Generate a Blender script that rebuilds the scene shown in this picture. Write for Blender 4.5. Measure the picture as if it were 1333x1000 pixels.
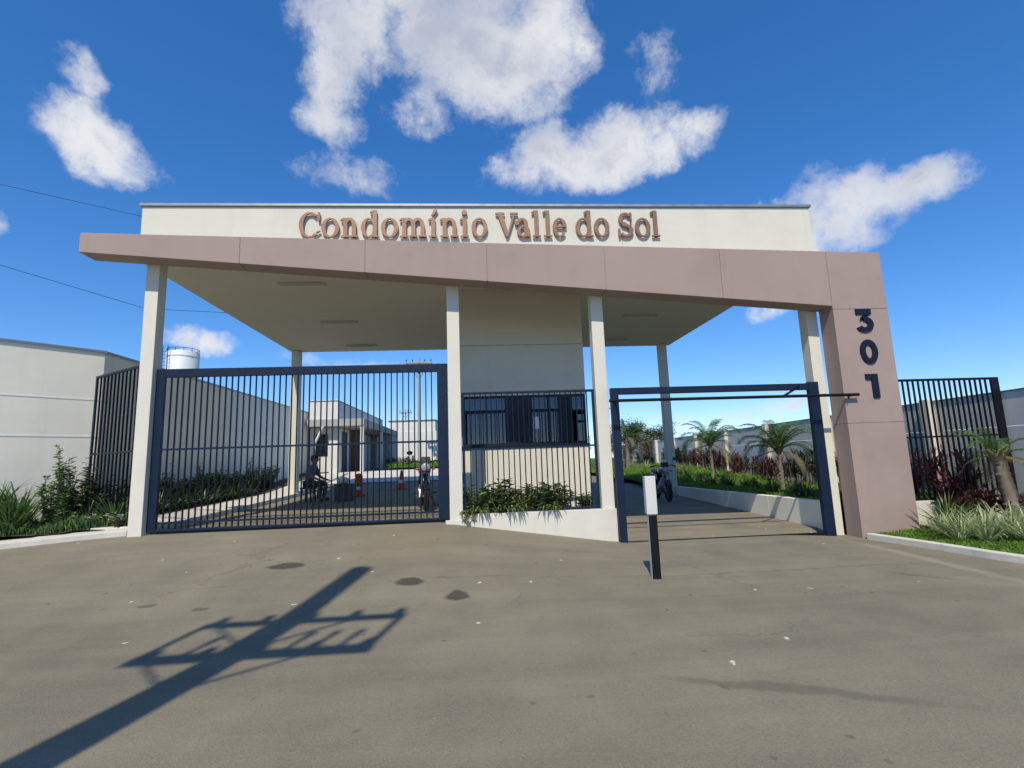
import bpy, math, random
from mathutils import Vector, Matrix, noise as mn
rnd = random.Random(7)
PI = math.pi
scene = bpy.context.scene
for o in list(bpy.data.objects):
    bpy.data.objects.remove(o)
C = scene.collection
R = math.radians
# ------------------------------------------------------------------ camera
EYE = 1.44
F_PX, PITCH, YAW, ROLL = 667.3, 0.1489, 0.0748, -0.0349
fw = Vector((math.sin(YAW)*math.cos(PITCH), math.cos(YAW)*math.cos(PITCH), math.sin(PITCH)))
rt0 = Vector((math.cos(YAW), -math.sin(YAW), 0)); up0 = rt0.cross(fw)
rt = rt0*math.cos(ROLL)+up0*math.sin(ROLL); up = up0*math.cos(ROLL)-rt0*math.sin(ROLL)
cam = bpy.data.cameras.new('camera'); cam_o = bpy.data.objects.new('camera', cam); C.objects.link(cam_o)
cam.sensor_width = 36; cam.lens = F_PX/1333*36; cam.clip_end = 3000; cam.clip_start = .05
M = Matrix((rt, up, -fw)).transposed().to_4x4(); M.translation = (0, 0, EYE); cam_o.matrix_world = M
scene.camera = cam_o
def ray(u, v): return fw+rt*((u-666.5)/F_PX)+up*((500-v)/F_PX)
def atD(u, v, D):
    d = ray(u, v); d = d*(D/d.y); return Vector((d.x, d.y, d.z+EYE))
def atZ(u, v, z):
    d = ray(u, v); d = d*((z-EYE)/d.z); return Vector((d.x, d.y, d.z+EYE))
# ------------------------------------------------------------------ world and sun
SUN_EL, SUN_AZ = R(50.5), R(13.5)           # light travels towards +y and a little +x
L = Vector((math.sin(SUN_AZ)*math.cos(SUN_EL), math.cos(SUN_AZ)*math.cos(SUN_EL), -math.sin(SUN_EL)))
world = bpy.data.worlds.new('World'); scene.world = world; world.use_nodes = True
wt = world.node_tree; wt.nodes.clear()
class NT:
    def __init__(s, t): s.t = t
    def n(s, typ, **kw):
        x = s.t.nodes.new(typ)
        for k, v in kw.items():
            if k == 'inp':
                for a, b in v.items():
                    if hasattr(b, 'is_output'): s.t.links.new(b, x.inputs[a])
                    else: x.inputs[a].default_value = b
            else: setattr(x, k, v)
        return x
    def math(s, op, a, b=0.0, c=0.0, clamp=False):
        return s.n('ShaderNodeMath', operation=op, use_clamp=clamp, inp={0: a, 1: b, 2: c}).outputs[0]
    def vmath(s, op, a, b=(0, 0, 0)):
        x = s.n('ShaderNodeVectorMath', operation=op, inp={0: a, 1: b}); return x.outputs['Value'] if op == 'DOT_PRODUCT' else x.outputs[0]
    def noise(s, vec, scale, detail=4, rough=.55, out='Fac'):
        i = {'Scale': scale, 'Detail': detail, 'Roughness': rough}
        if vec is not None: i['Vector'] = vec
        return s.n('ShaderNodeTexNoise', inp=i).outputs[out]
    def ramp(s, v, a, b, lo=0.0, hi=1.0, smooth=True):
        x = s.n('ShaderNodeMapRange', interpolation_type='SMOOTHSTEP' if smooth else 'LINEAR', inp={0: v, 1: a, 2: b, 3: lo, 4: hi}); return x.outputs[0]
    def mix(s, f, a, b, blend='MIX'):
        x = s.n('ShaderNodeMix', data_type='RGBA', blend_type=blend)
        for i, v in ((0, f), (6, a), (7, b)):
            if hasattr(v, 'is_output'): s.t.links.new(v, x.inputs[i])
            else: x.inputs[i].default_value = v if i == 0 else (tuple(v)+(1,))[:4]
        return x.outputs[2]
W = NT(wt)
gen = W.n('ShaderNodeTexCoord').outputs['Generated']
sky = W.n('ShaderNodeTexSky', sky_type='NISHITA', sun_disc=False, sun_elevation=SUN_EL, sun_rotation=PI+SUN_AZ, altitude=900, air_density=.9, dust_density=.25, ozone_density=2.6)
skyc = W.n('ShaderNodeGamma', inp={'Color': sky.outputs[0], 'Gamma': .80}).outputs[0]
skyc = W.n('ShaderNodeHueSaturation', inp={'Saturation': 1.44, 'Value': 1.42, 'Color': skyc}).outputs[0]
skyc = W.mix(1.0, skyc, (.90, .97, 1.14), 'MULTIPLY')
warp = W.noise(gen, 4.2, 6, .62, 'Color')
warp = W.vmath('SUBTRACT', warp, (.5, .5, .5))
warp = W.n('ShaderNodeVectorMath', operation='SCALE', inp={0: warp, 'Scale': .13}).outputs[0]
dw = W.vmath('ADD', gen, warp)
blobs = [(465, 30, 90, 75, 0, 1.0), (440, 110, 48, 80, 0, 1.0), (600, 35, 105, 80, 0, 1.1), (650, 85, 105, 75, 0, 1.15), (715, 40, 62, 95, 0, 1.0), (440, 168, 50, 28, 0, .85), (575, -60, 210, 80, 0, 1.0),
         (700, 215, 75, 48, 8, 1.05), (775, 205, 105, 46, 9, 1.05), (865, 190, 90, 26, 6, .8), (800, 165, 40, 24, 0, .75),
         (1075, 290, 90, 60, 8, 1.1), (1130, 262, 90, 36, 4, .95), (1030, 318, 80, 40, 0, 1.0),
         (115, 170, 62, 50, -15, .95), (155, 200, 48, 34, 0, .85), (112, 85, 34, 34, 0, .62), (460, 228, 62, 28, 0, .62), (843, 82, 34, 50, -25, .46),
         (262, 442, 48, 20, 0, .85), (1015, 412, 35, 14, 10, .7), (445, 466, 70, 12, 0, .6), (0, 300, 22, 22, 0, .6), (560, 150, 70, 30, 0, .55), (960, 545, 90, 14, 0, .45)]
mval = None
for (u, v, wa, wb, ang, amp) in blobs:
    c = ray(u, v).normalized()
    a0 = Vector((c.y, -c.x, 0)).normalized(); b0 = a0.cross(c) if a0.cross(c).z > 0 else c.cross(a0)
    a_ = a0*math.cos(R(ang))+b0*math.sin(R(ang)); b_ = b0*math.cos(R(ang))-a0*math.sin(R(ang))
    k = math.hypot(1, math.hypot(u-666, v-500)/F_PX)*.96
    a_ = a_*(F_PX*k/wa); b_ = b_*(F_PX*k/wb)
    x = W.vmath('DOT_PRODUCT', dw, tuple(a_)); y = W.vmath('DOT_PRODUCT', dw, tuple(b_))
    r2 = W.math('MULTIPLY_ADD', x, x, W.math('MULTIPLY', y, y))
    m_ = W.math('MULTIPLY_ADD', r2, -amp*.85, amp)
    mval = m_ if mval is None else W.math('SMOOTH_MAX', mval, m_, .25)
# the same scattered cumulus goes on over the rest of the sky
vdot = W.vmath('DOT_PRODUCT', gen, tuple(fw))
rest = W.ramp(W.noise(gen, 2.6, 3, .5), .52, .72, -1.0, 1.0, False)
rest = W.math('SUBTRACT', rest, W.ramp(vdot, .50, .66, 0, 2.5))
mval = W.math('MAXIMUM', mval, rest)
fb = W.noise(gen, 9.0, 9, .62); fb2 = W.noise(dw, 26.0, 6, .6)
fsum = W.math('MULTIPLY_ADD', W.math('SUBTRACT', fb, .5), 2.3, W.math('MULTIPLY', W.math('SUBTRACT', fb2, .5), .9))
dsum = W.math('ADD', mval, fsum)
dens = W.ramp(dsum, .10, 1.12)
shade = W.ramp(W.math('MULTIPLY_ADD', W.noise(dw, 6.5, 5, .55), 1.0, W.math('MULTIPLY', dsum, .22)), .55, 1.0, 0, 1)
cloudc = W.mix(shade, (5.7, 5.75, 5.85), (3.2, 3.45, 4.2))
zc = W.n('ShaderNodeSeparateXYZ', inp={0: gen}).outputs[2]
dens = W.math('MULTIPLY', dens, W.ramp(zc, .0, .06, 0, .97))
final = W.mix(dens, skyc, cloudc)
bg = W.n('ShaderNodeBackground', inp={'Color': final, 'Strength': .15})
wt.links.new(bg.outputs[0], W.n('ShaderNodeOutputWorld').inputs[0])
sun = bpy.data.lights.new('sun', 'SUN'); sun.energy = 4.4; sun.angle = R(.53); sun.color = (1, .92, .77)
sun_o = bpy.data.objects.new('sun', sun); C.objects.link(sun_o); sun_o.rotation_euler = L.to_track_quat('-Z', 'Y').to_euler(); sun_o.location = (-10, -30, 40)
vs = scene.view_settings; vs.view_transform = 'Standard'; vs.look = 'None'; vs.exposure = 0.0; vs.gamma = 1; vs.use_curve_mapping = False
scene.render.engine = 'CYCLES'; scene.cycles.max_bounces = 8; scene.cycles.diffuse_bounces = 3; world.cycles.sampling_method = 'MANUAL'; world.cycles.sample_map_resolution = 512
# ------------------------------------------------------------------ materials
MATS = {}
def mat(name, col, rough=.7, var=.12, scale=6.0, metal=0.0, bump=.0, bscale=60.0, isl=0.0, col2=None, dirt=0.0, transl=0.0, spec=.5, coat=0.0):
    """plain weathered material: colour mottled by noise, optional per-piece variation, grime and fine relief"""
    m = bpy.data.materials.new(name); m.use_nodes = True; t = m.node_tree; t.nodes.clear(); N = NT(t)
    co = N.n('ShaderNodeTexCoord').outputs['Object']
    n1 = N.noise(co, scale, 6, .6); n2 = N.noise(co, scale*.21, 3, .5)
    f = N.math('MULTIPLY_ADD', N.math('SUBTRACT', n1, .5), var*2.2, N.math('MULTIPLY_ADD', N.math('SUBTRACT', n2, .5), var*2.0, 1.0))
    if isl:
        ri = N.n('ShaderNodeNewGeometry').outputs['Random Per Island']
        f = N.math('MULTIPLY', f, N.ramp(ri, 0, 1, 1-isl, 1+isl, False))
    base = col
    if col2 is not None:
        ri = N.n('ShaderNodeNewGeometry').outputs['Random Per Island']
        base = N.mix(N.ramp(ri, .25, .75, 0, 1, False), col, col2)
    c = N.mix(1.0, base, N.n('ShaderNodeCombineColor', inp={0: f, 1: f, 2: f}).outputs[0], 'MULTIPLY')
    if dirt:
        st = N.n('ShaderNodeMapping', inp={'Vector': co, 'Scale': (2.6, 2.6, .16)}).outputs[0]
        d1 = N.ramp(N.noise(st, 1.6, 6, .65), .50, .82); d2 = N.ramp(N.noise(co, 1.1, 5, .6), .45, .8)
        c = N.mix(N.math('MULTIPLY', N.math('MULTIPLY_ADD', d1, .6, N.math('MULTIPLY', d2, .5)), dirt), c, tuple(x*.55 for x in col))
    inp = {'Base Color': c, 'Roughness': N.ramp(n1, .3, .7, max(0, rough-.08), min(1, rough+.08)), 'Metallic': metal, 'Specular IOR Level': spec, 'Coat Weight': coat}
    if bump:
        b = N.n('ShaderNodeBump', inp={'Strength': bump, 'Distance': .01, 'Height': N.noise(co, bscale, 5, .65)})
        inp['Normal'] = b.outputs[0]
    p = N.n('ShaderNodeBsdfPrincipled', inp=inp); sh = p.outputs[0]
    if transl:
        tr = N.n('ShaderNodeBsdfTranslucent', inp={'Color': N.mix(.5, c, tuple(min(1, x*1.6) for x in col))})
        sh = N.n('ShaderNodeMixShader', inp={0: transl, 1: sh, 2: tr.outputs[0]}).outputs[0]
    t.links.new(sh, N.n('ShaderNodeOutputMaterial').inputs[0])
    MATS[name] = m; return m
mat('cream', (.645, .615, .525), .8, .05, 3, bump=.15, bscale=90, dirt=.34)
mat('cream_wall', (.86, .82, .70), .85, .05, 2, bump=.2, bscale=70, dirt=.32)
mat('ceiling_paint', (.66, .61, .49), .85, .04, 2, bump=.1, bscale=80, dirt=.1)
mat('mauve', (.335, .252, .220), .78, .06, 4, bump=.2, bscale=110, dirt=.36)
mat('white_band', (.80, .79, .76), .8, .03)
mat('metal_cap', (.30, .31, .32), .45, .1, metal=.6)
mat('navy', (.005, .014, .036), .45, .12, 9, spec=.3)
mat('black_metal', (.004, .005, .008), .5, .15, 12, spec=.25)
mat('bronze', (.27, .150, .092), .45, .08, 14, metal=.35)
mat('digit_navy', (.006, .009, .028), .5, .05, spec=.25)
mat('concrete', (.42, .40, .36), .9, .12, 7, bump=.35, bscale=50, dirt=.35)
mat('pole_concrete', (.34, .33, .31), .9, .1, 8, bump=.2)
mat('kerb_paint', (.60, .57, .50), .88, .2, 5, bump=.4, bscale=40, dirt=.8)
mat('wall_panel', (.70, .68, .63), .88, .08, 4, bump=.25, bscale=60, dirt=.35, isl=.05)
mat('roof_grey', (.36, .35, .34), .8, .08)
mat('far_white', (.64, .63, .60), .85, .06, 1, dirt=.2)
mat('brown_panel', (.09, .055, .045), .7, .1)
mat('tank_white', (.70, .70, .69), .5, .05, 2, dirt=.25)
mat('soil', (.060, .042, .028), .95, .3, 8, bump=.6, bscale=30)
mat('lawn', (.052, .105, .016), .95, .3, 5, bump=.5, bscale=60)
mat('grass', (.105, .215, .022), .75, .1, 3, isl=.35, col2=(.18, .29, .04), transl=.35)
mat('leaf', (.060, .125, .028), .55, .1, 3, isl=.35, col2=(.105, .18, .042), transl=.3)
mat('leaf_dark', (.022, .050, .016), .5, .1, 3, isl=.4, col2=(.040, .075, .022), transl=.22)
mat('leaf_yellow', (.24, .20, .03), .55, .1, 3, isl=.3, col2=(.11, .15, .03), transl=.3)
mat('leaf_mix', (.060, .120, .030), .5, .1, 3, isl=.3, col2=(.17, .20, .06), transl=.3)
mat('strap', (.085, .155, .042), .45, .1, 3, isl=.35, col2=(.09, .16, .05), transl=.25)
mat('variegated', (.30, .37, .17), .5, .1, 3, isl=.25, col2=(.46, .50, .28), transl=.3)
mat('purple', (.055, .018, .030), .45, .1, 3, isl=.45, col2=(.11, .030, .035), transl=.2)
mat('rust_leaf', (.13, .040, .030), .5, .1, 3, isl=.4, col2=(.075, .032, .022), transl=.2)
mat('dry_leaf', (.24, .18, .09), .7, .1, 3, isl=.3, col2=(.16, .14, .07), transl=.2)
mat('olive', (.085, .095, .030), .6, .1, 3, isl=.35, col2=(.13, .10, .035), transl=.25)
mat('bark', (.13, .10, .075), .95, .25, 14, bump=.8, bscale=30)
mat('palm_bark', (.20, .165, .125), .95, .25, 18, bump=.8, bscale=30)
mat('flower', (.75, .74, .68), .6, .05)
mat('orange', (.55, .07, .02), .5, .08); mat('white_plastic', (.78, .77, .74), .45, .04)
mat('post_white', (.60, .60, .57), .7, .08, 9, dirt=.4)
mat('post_black', (.006, .006, .007), .6, .2, 9, spec=.2)
mat('rubber', (.015, .015, .016), .85, .15); mat('chrome', (.20, .20, .21), .3, .05, metal=1.0)
mat('bike_black', (.012, .012, .015), .25, .1, coat=.5); mat('bike_red', (.20, .012, .012), .25, .08, coat=.5); mat('seat_vinyl', (.020, .020, .022), .6, .1)
mat('lens', (.30, .32, .35), .12, .02, spec=.8); mat('plate', (.6, .6, .58), .5, .03)
mat('skin', (.30, .17, .11), .55, .04); mat('shirt', (.10, .115, .14), .85, .1, 20, bump=.2); mat('jeans', (.022, .026, .042), .85, .12, 20); mat('hair', (.008, .007, .007), .6, .1); mat('shoe', (.02, .018, .016), .6, .1)
mat('paper', (.80, .80, .78), .7, .02)
mat('lamp_white', (.55, .54, .50), .5, .03); mat('ceramic', (.10, .05, .035), .3, .05); mat('cable', (.010, .010, .010), .6, .05); mat('dark_room', (.06, .06, .06), .9, .1)
mat('bag_box', (.05, .05, .055), .6, .1); mat('blind', (.33, .36, .40), .7, .05)
def glass():
    m = bpy.data.materials.new('glass'); m.use_nodes = True; t = m.node_tree; t.nodes.clear(); N = NT(t)
    g = N.n('ShaderNodeBsdfGlossy', inp={'Color': (.75, .82, .95, 1), 'Roughness': .03}); tr = N.n('ShaderNodeBsdfTransparent', inp={'Color': (.30, .36, .44, 1)})
    fr = N.n('ShaderNodeFresnel', inp={'IOR': 1.75}).outputs[0]
    t.links.new(N.n('ShaderNodeMixShader', inp={0: fr, 1: tr.outputs[0], 2: g.outputs[0]}).outputs[0], N.n('ShaderNodeOutputMaterial').inputs[0]); MATS['glass'] = m
glass()
# ------------------------------------------------------------------ mesh helpers
class MB:
    def __init__(s): s.v = []; s.f = []
    def add(s, vs, fs):
        k = len(s.v); s.v += [tuple(p) for p in vs]; s.f += [tuple(i+k for i in q) for q in fs]; return s
    def box(s, x0, x1, y0, y1, z0, z1):
        return s.add([(x0, y0, z0), (x1, y0, z0), (x1, y1, z0), (x0, y1, z0), (x0, y0, z1), (x1, y0, z1), (x1, y1, z1), (x0, y1, z1)],
                     [(3, 2, 1, 0), (4, 5, 6, 7), (0, 1, 5, 4), (1, 2, 6, 5), (2, 3, 7, 6), (3, 0, 4, 7)])
    def bar(s, a, b, w, d=None, upv=(0, 0, 1)):
        a = Vector(a); b = Vector(b); d = w if d is None else d
        t = (b-a).normalized(); u = Vector(upv)
        if abs(t.dot(u)) > .98: u = Vector((0, 1, 0))
        x = t.cross(u).normalized()*(w/2); y = x.cross(t).normalized()*(d/2)
        vs = [p+q for p in (a, b) for q in (-x-y, x-y, x+y, -x+y)]
        return s.add(vs, [(0, 1, 2, 3), (7, 6, 5, 4), (0, 4, 5, 1), (1, 5, 6, 2), (2, 6, 7, 3), (3, 7, 4, 0)])
    def prism(s, poly, axis, a, b):
        """2-D outline extruded along x, y or z from a to b"""
        def P(p, k): return {'x': (k, p[0], p[1]), 'y': (p[0], k, p[1]), 'z': (p[0], p[1], k)}[axis]
        n = len(poly)
        return s.add([P(p, a) for p in poly]+[P(p, b) for p in poly], [tuple(range(n))[::-1], tuple(range(n, 2*n))]+[(i, (i+1) % n, (i+1) % n+n, i+n) for i in range(n)])
    def tube(s, path, rad, n=8, caps=True):
        path = [Vector(p) for p in path]; m = len(path)
        if not isinstance(rad, (list, tuple)): rad = [rad]*m
        vs = []; prev = None
        for i, p in enumerate(path):
            t = (path[min(i+1, m-1)]-path[max(i-1, 0)]).normalized()
            if prev is None: x = t.cross(Vector((0, 0, 1)) if abs(t.z) < .9 else Vector((1, 0, 0))).normalized()
            else: x = (prev-t*prev.dot(t)).normalized()
            prev = x; y = t.cross(x)
            vs += [p+(x*math.cos(2*PI*k/n)+y*math.sin(2*PI*k/n))*rad[i] for k in range(n)]
        fs = [(i*n+k, i*n+(k+1) % n, (i+1)*n+(k+1) % n, (i+1)*n+k) for i in range(m-1) for k in range(n)]
        if caps: fs += [tuple(range(n))[::-1], tuple(range((m-1)*n, m*n))]
        return s.add(vs, fs)
    def lathe(s, prof, n=20, c=(0, 0, 0), axis='z'):
        vs = []
        for r, h in prof:
            for k in range(n):
                a = 2*PI*k/n; p = (r*math.cos(a), r*math.sin(a), h)
                if axis == 'y': p = (p[0], h, p[1])
                if axis == 'x': p = (h, p[0], p[1])
                vs.append((c[0]+p[0], c[1]+p[1], c[2]+p[2]))
        m = len(prof); fs = [(i*n+k, i*n+(k+1) % n, (i+1)*n+(k+1) % n, (i+1)*n+k) for i in range(m-1) for k in range(n)]
        fs += [tuple(range(n))[::-1], tuple(range((m-1)*n, m*n))]
        return s.add(vs, fs)
    def torus(s, R_, r, c, axis='y', n=24, k=8):
        vs = []
        for i in range(n):
            a = 2*PI*i/n
            for j in range(k):
                b = 2*PI*j/k; q = R_+r*math.cos(b); p = (q*math.cos(a), r*math.sin(b), q*math.sin(a))
                if axis == 'z': p = (p[0], p[2], p[1])
                vs.append((c[0]+p[0], c[1]+p[1], c[2]+p[2]))
        return s.add(vs, [(i*k+j, ((i+1) % n)*k+j, ((i+1) % n)*k+(j+1) % k, i*k+(j+1) % k) for i in range(n) for j in range(k)])
    def ell(s, c, r, n=12, m=8, rot=None):
        vs = []
        for i in range(m+1):
            th = PI*i/m
            for k in range(n):
                a = 2*PI*k/n; p = Vector((r[0]*math.sin(th)*math.cos(a), r[1]*math.sin(th)*math.sin(a), r[2]*math.cos(th)))
                if rot: p = rot @ p
                vs.append(Vector(c)+p)
        return s.add(vs, [(i*n+k, (i+1)*n+k, (i+1)*n+(k+1) % n, i*n+(k+1) % n) for i in range(m) for k in range(n)])
    def blade(s, base, az, length, width, elev, droop, seg=5, fold=.0, tipw=.08):
        p = Vector(base); side = Vector((-math.sin(az), math.cos(az), 0)); vs = []; fs = []
        for i in range(seg+1):
            t = i/seg; e = elev-droop*t*t
            wv = width*(math.sin(PI*min(1, .22+.78*t))**.7 if t < 1 else 0)+.0; wv = max(wv, width*tipw*(1-t)+.0005)
            vs += [p-side*wv/2, p+side*wv/2]
            st = length/seg; p = p+Vector((math.cos(az)*math.cos(e), math.sin(az)*math.cos(e), math.sin(e)))*st
            if i: fs.append((2*i-2, 2*i-1, 2*i+1, 2*i))
        return s.add(vs, fs)
    def leaf(s, p, d, nrm, l, w):
        d = Vector(d).normalized(); x = d.cross(Vector(nrm))
        if x.length < 1e-3: x = d.cross(Vector((1, 0, 0)))
        x = x.normalized(); n = x.cross(d); p = Vector(p)
        return s.add([p, p+d*l*.45+x*w/2+n*w*.15, p+d*l-n*l*.12, p+d*l*.45-x*w/2+n*w*.15], [(0, 1, 2), (0, 2, 3)])
    def mesh(s, name, m, smooth=False):
        me = bpy.data.meshes.new(name); me.from_pydata(s.v, [], s.f); me.materials.append(MATS[m])
        if smooth:
            for p in me.polygons: p.use_smooth = True
            try: me.set_sharp_from_angle(angle=R(40))
            except Exception: pass
        me.update(); return me
    def build(s, name, m, parent=None, smooth=False, bevel=0.0, loc=None, world=False):
        """world=True: vertices are world positions, moved into the parent's frame"""
        if world and parent is not None:
            inv = parent.matrix_basis.inverted(); s.v = [tuple(inv @ Vector(p)) for p in s.v]
        elif loc is not None and world:
            s.v = [tuple(Vector(p)-Vector(loc)) for p in s.v]
        o = bpy.data.objects.new(name, s.mesh(name, m, smooth)); C.objects.link(o)
        if loc is not None: o.location = loc
        if parent is not None: o.parent = parent
        if bevel:
            b = o.modifiers.new('bevel', 'BEVEL'); b.width = bevel; b.segments = 2; b.limit_method = 'ANGLE'
        return o
def tag(o, label=None, cat=None, group=None, kind=None):
    if label: o['label'] = label
    if cat: o['category'] = cat
    if group: o['group'] = group
    if kind: o['kind'] = kind
    return o
def thing(name, label, cat, loc=(0, 0, 0), rz=0, group=None):
    o = bpy.data.objects.new(name, None); C.objects.link(o); o.empty_display_size = .2
    o.location = loc; o.rotation_euler = (0, 0, rz); o.matrix_basis = Matrix.Translation(loc) @ Matrix.Rotation(rz, 4, 'Z')
    return tag(o, label, cat, group)
def copy_tree(o, parent=None):
    c = o.copy(); C.objects.link(c); c.parent = parent
    for ch in [x for x in C.objects if x.parent == o]: copy_tree(ch, c)
    return c
def piece(proto, parent, loc, name=None):
    c = proto.copy(); C.objects.link(c); c.parent = parent; c.location = loc; return c
def lerp(tab, x):
    if x <= tab[0][0]: return tab[0][1]
    for (a, b), (c, d) in zip(tab, tab[1:]):
        if x <= c: return b+(d-b)*(x-a)/(c-a)
    return tab[-1][1]
# ------------------------------------------------------------------ ground
HL = [(4.6, -.06), (5.6, -.02), (9.2, .42), (17, .57), (24, 1.15), (45, 1.40), (90, 1.40)]
HR = [(5.3, -.06), (9.2, -.04), (17, .17), (24, .55), (45, 1.10), (90, 1.30)]
def gz(x, y):
    w = min(1, max(0, (x+.55)/3.05)); z = lerp(HL, y)*(1-w)+lerp(HR, y)*w
    if x > 5.5 and y < 9.6: z -= .07*min(1, (x-5.5)/1.2)
    return z
def axis_vals(a, b, lo, hi, fine, far):
    v = [lo+i*fine for i in range(int(round((hi-lo)/fine))+1)]
    k = fine; x = lo
    left = []
    while x > a: k *= 1.5; x -= k; left.append(max(x, a))
    k = fine; x = hi; right = []
    while x < b: k *= 1.5; x += k; right.append(min(x, b))
    return left[::-1]+v+right
def sheet(name, xs, ys, zf, m, keep=None):
    b = MB(); nx = len(xs); b.v = [(x, y, zf(x, y)) for y in ys for x in xs]
    for j in range(len(ys)-1):
        for i in range(nx-1):
            if keep is None or keep((xs[i]+xs[i+1])/2, (ys[j]+ys[j+1])/2): b.f.append((j*nx+i, j*nx+i+1, (j+1)*nx+i+1, (j+1)*nx+i))
    o = b.build(name, m, smooth=True); return tag(o, kind='structure')
def asphalt():
    m = bpy.data.materials.new('asphalt'); m.use_nodes = True; t = m.node_tree; t.nodes.clear(); N = NT(t)
    co = N.n('ShaderNodeTexCoord').outputs['Object']; xyz = N.n('ShaderNodeSeparateXYZ', inp={0: co}); X, Y = xyz.outputs[0], xyz.outputs[1]
    base = (.214, .190, .133)
    big = N.noise(co, .33, 4, .55); mid = N.noise(co, 1.6, 6, .6); fine = N.noise(co, 55, 3, .7); grit = N.noise(co, 130, 3, .7)
    streak = N.noise(N.n('ShaderNodeMapping', inp={'Vector': co, 'Scale': (.12, 1.6, 1)}).outputs[0], 1.3, 5, .6)
    f = N.math('ADD', N.math('MULTIPLY_ADD', N.math('SUBTRACT', big, .5), .45, 1.0), N.math('MULTIPLY', N.math('SUBTRACT', mid, .5), .50))
    f = N.math('ADD', f, N.math('MULTIPLY', N.math('SUBTRACT', streak, .5), .55)); f = N.math('ADD', f, N.math('MULTIPLY', N.math('SUBTRACT', fine, .5), .55)); f = N.math('ADD', f, N.math('MULTIPLY', N.math('SUBTRACT', grit, .5), .75))
    c = N.mix(1.0, base, N.n('ShaderNodeCombineColor', inp={0: f, 1: f, 2: f}).outputs[0], 'MULTIPLY')
    c = N.mix(N.ramp(N.noise(co, .9, 5, .6), .58, .78, 0, .30), c, (.21, .175, .125))          # brown earth stains
    wn = N.noise(co, 2.6, 4, .6, 'Color')
    wv = N.n('ShaderNodeVectorMath', operation='SCALE', inp={0: N.vmath('SUBTRACT', wn, (.5, .5, .5)), 'Scale': .28}).outputs[0]
    cw = N.vmath('ADD', co, wv); xw = N.n('ShaderNodeSeparateXYZ', inp={0: cw}); XW, YW = xw.outputs[0], xw.outputs[1]
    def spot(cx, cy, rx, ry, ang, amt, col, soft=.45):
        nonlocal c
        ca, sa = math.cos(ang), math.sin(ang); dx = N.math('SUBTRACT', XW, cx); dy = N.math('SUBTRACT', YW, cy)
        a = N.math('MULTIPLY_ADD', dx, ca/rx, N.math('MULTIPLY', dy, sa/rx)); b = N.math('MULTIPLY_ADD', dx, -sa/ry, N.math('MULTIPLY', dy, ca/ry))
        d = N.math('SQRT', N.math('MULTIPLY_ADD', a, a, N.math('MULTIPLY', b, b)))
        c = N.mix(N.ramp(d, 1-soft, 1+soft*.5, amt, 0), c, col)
    for (u, v, wpx) in ((370, 740, 22), (533, 749, 16), (596, 757, 17), (195, 774, 9), (262, 775, 8)):       # dark elliptical spots
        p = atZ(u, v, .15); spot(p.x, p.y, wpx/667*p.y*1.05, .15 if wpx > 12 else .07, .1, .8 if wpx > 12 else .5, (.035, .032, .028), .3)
    a = atZ(830, 880, -.06); b = atZ(1195, 913, -.06); q = (a+b)/2; ang = math.atan2((b-a).y, (b-a).x)
    spot(q.x+.15, q.y-.06, (b-a).length*.52, .075, ang, .42, (.075, .068, .058), .5)                      # tyre skid
    p = atZ(1200, 750, -.06); spot(p.x, p.y, .42, .035, -.9, .5, (.08, .07, .06))
    p = atZ(530, 705, .3); spot(p.x, p.y, .95, 1.1, 0, .30, (.23, .165, .095), .8)                          # dusty patch by the gate
    p = atZ(960, 720, -.02); spot(p.x, p.y, 1.6, .75, .3, .22, (.12, .11, .095), .8)
    a = atZ(1110, 706, -.1); b = atZ(1345, 762, -.1); q = (a+b)/2; spot(q.x, q.y, (b-a).length*.6, .14, math.atan2((b-a).y, (b-a).x), .5, (.36, .32, .25), .8)   # dust along the gutter
    speck = N.n('ShaderNodeTexVoronoi', voronoi_dimensions='2D', inp={'Vector': cw, 'Scale': 1.6, 'Randomness': 1.0})
    gate_ = N.ramp(N.n('ShaderNodeSeparateColor', inp={0: speck.outputs['Color']}).outputs[0], .84, .86, 0, .85)
    c = N.mix(N.math('MULTIPLY', N.ramp(speck.outputs['Distance'], .020, .042, 1, 0), gate_), c, (.66, .64, .58))                                        # paper scraps and droppings
    speck2 = N.n('ShaderNodeTexVoronoi', voronoi_dimensions='2D', inp={'Vector': N.vmath('ADD', cw, (7.3, 2.1, 0)), 'Scale': 1.7, 'Randomness': 1.0}).outputs['Distance']
    c = N.mix(N.math('MULTIPLY', N.ramp(speck2, .02, .05, .5, 0), N.ramp(N.noise(co, .8, 2, .5), .48, .58)), c, (.06, .055, .05))
    # hairline cracks, gated so that they come and go, and tyre-darkened lanes into the two gates
    ck = N.n('ShaderNodeTexVoronoi', voronoi_dimensions='2D', feature='DISTANCE_TO_EDGE', inp={'Vector': N.vmath('ADD', co, N.n('ShaderNodeVectorMath', operation='SCALE', inp={0: N.vmath('SUBTRACT', N.noise(co, 1.7, 7, .7, 'Color'), (.5, .5, .5)), 'Scale': 1.1}).outputs[0]), 'Scale': .36}).outputs['Distance']
    ckm = N.math('MULTIPLY', N.ramp(ck, .002, .0075, 1, 0), N.ramp(N.noise(co, .5, 3, .5), .50, .62, 0, .35))
    c = N.mix(ckm, c, (.055, .048, .038))
    for tx, sl in ((-3.9, .05), (-2.3, .05), (3.7, .0), (5.1, .0)):
        dd = N.math('ABSOLUTE', N.math('SUBTRACT', N.math('MULTIPLY_ADD', Y, -sl, XW), tx-sl*9))
        c = N.mix(N.math('MULTIPLY', N.ramp(dd, .10, .42, .20, 0), N.ramp(N.noise(co, 1.2, 4, .6), .35, .65)), c, (.10, .09, .075))
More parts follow.
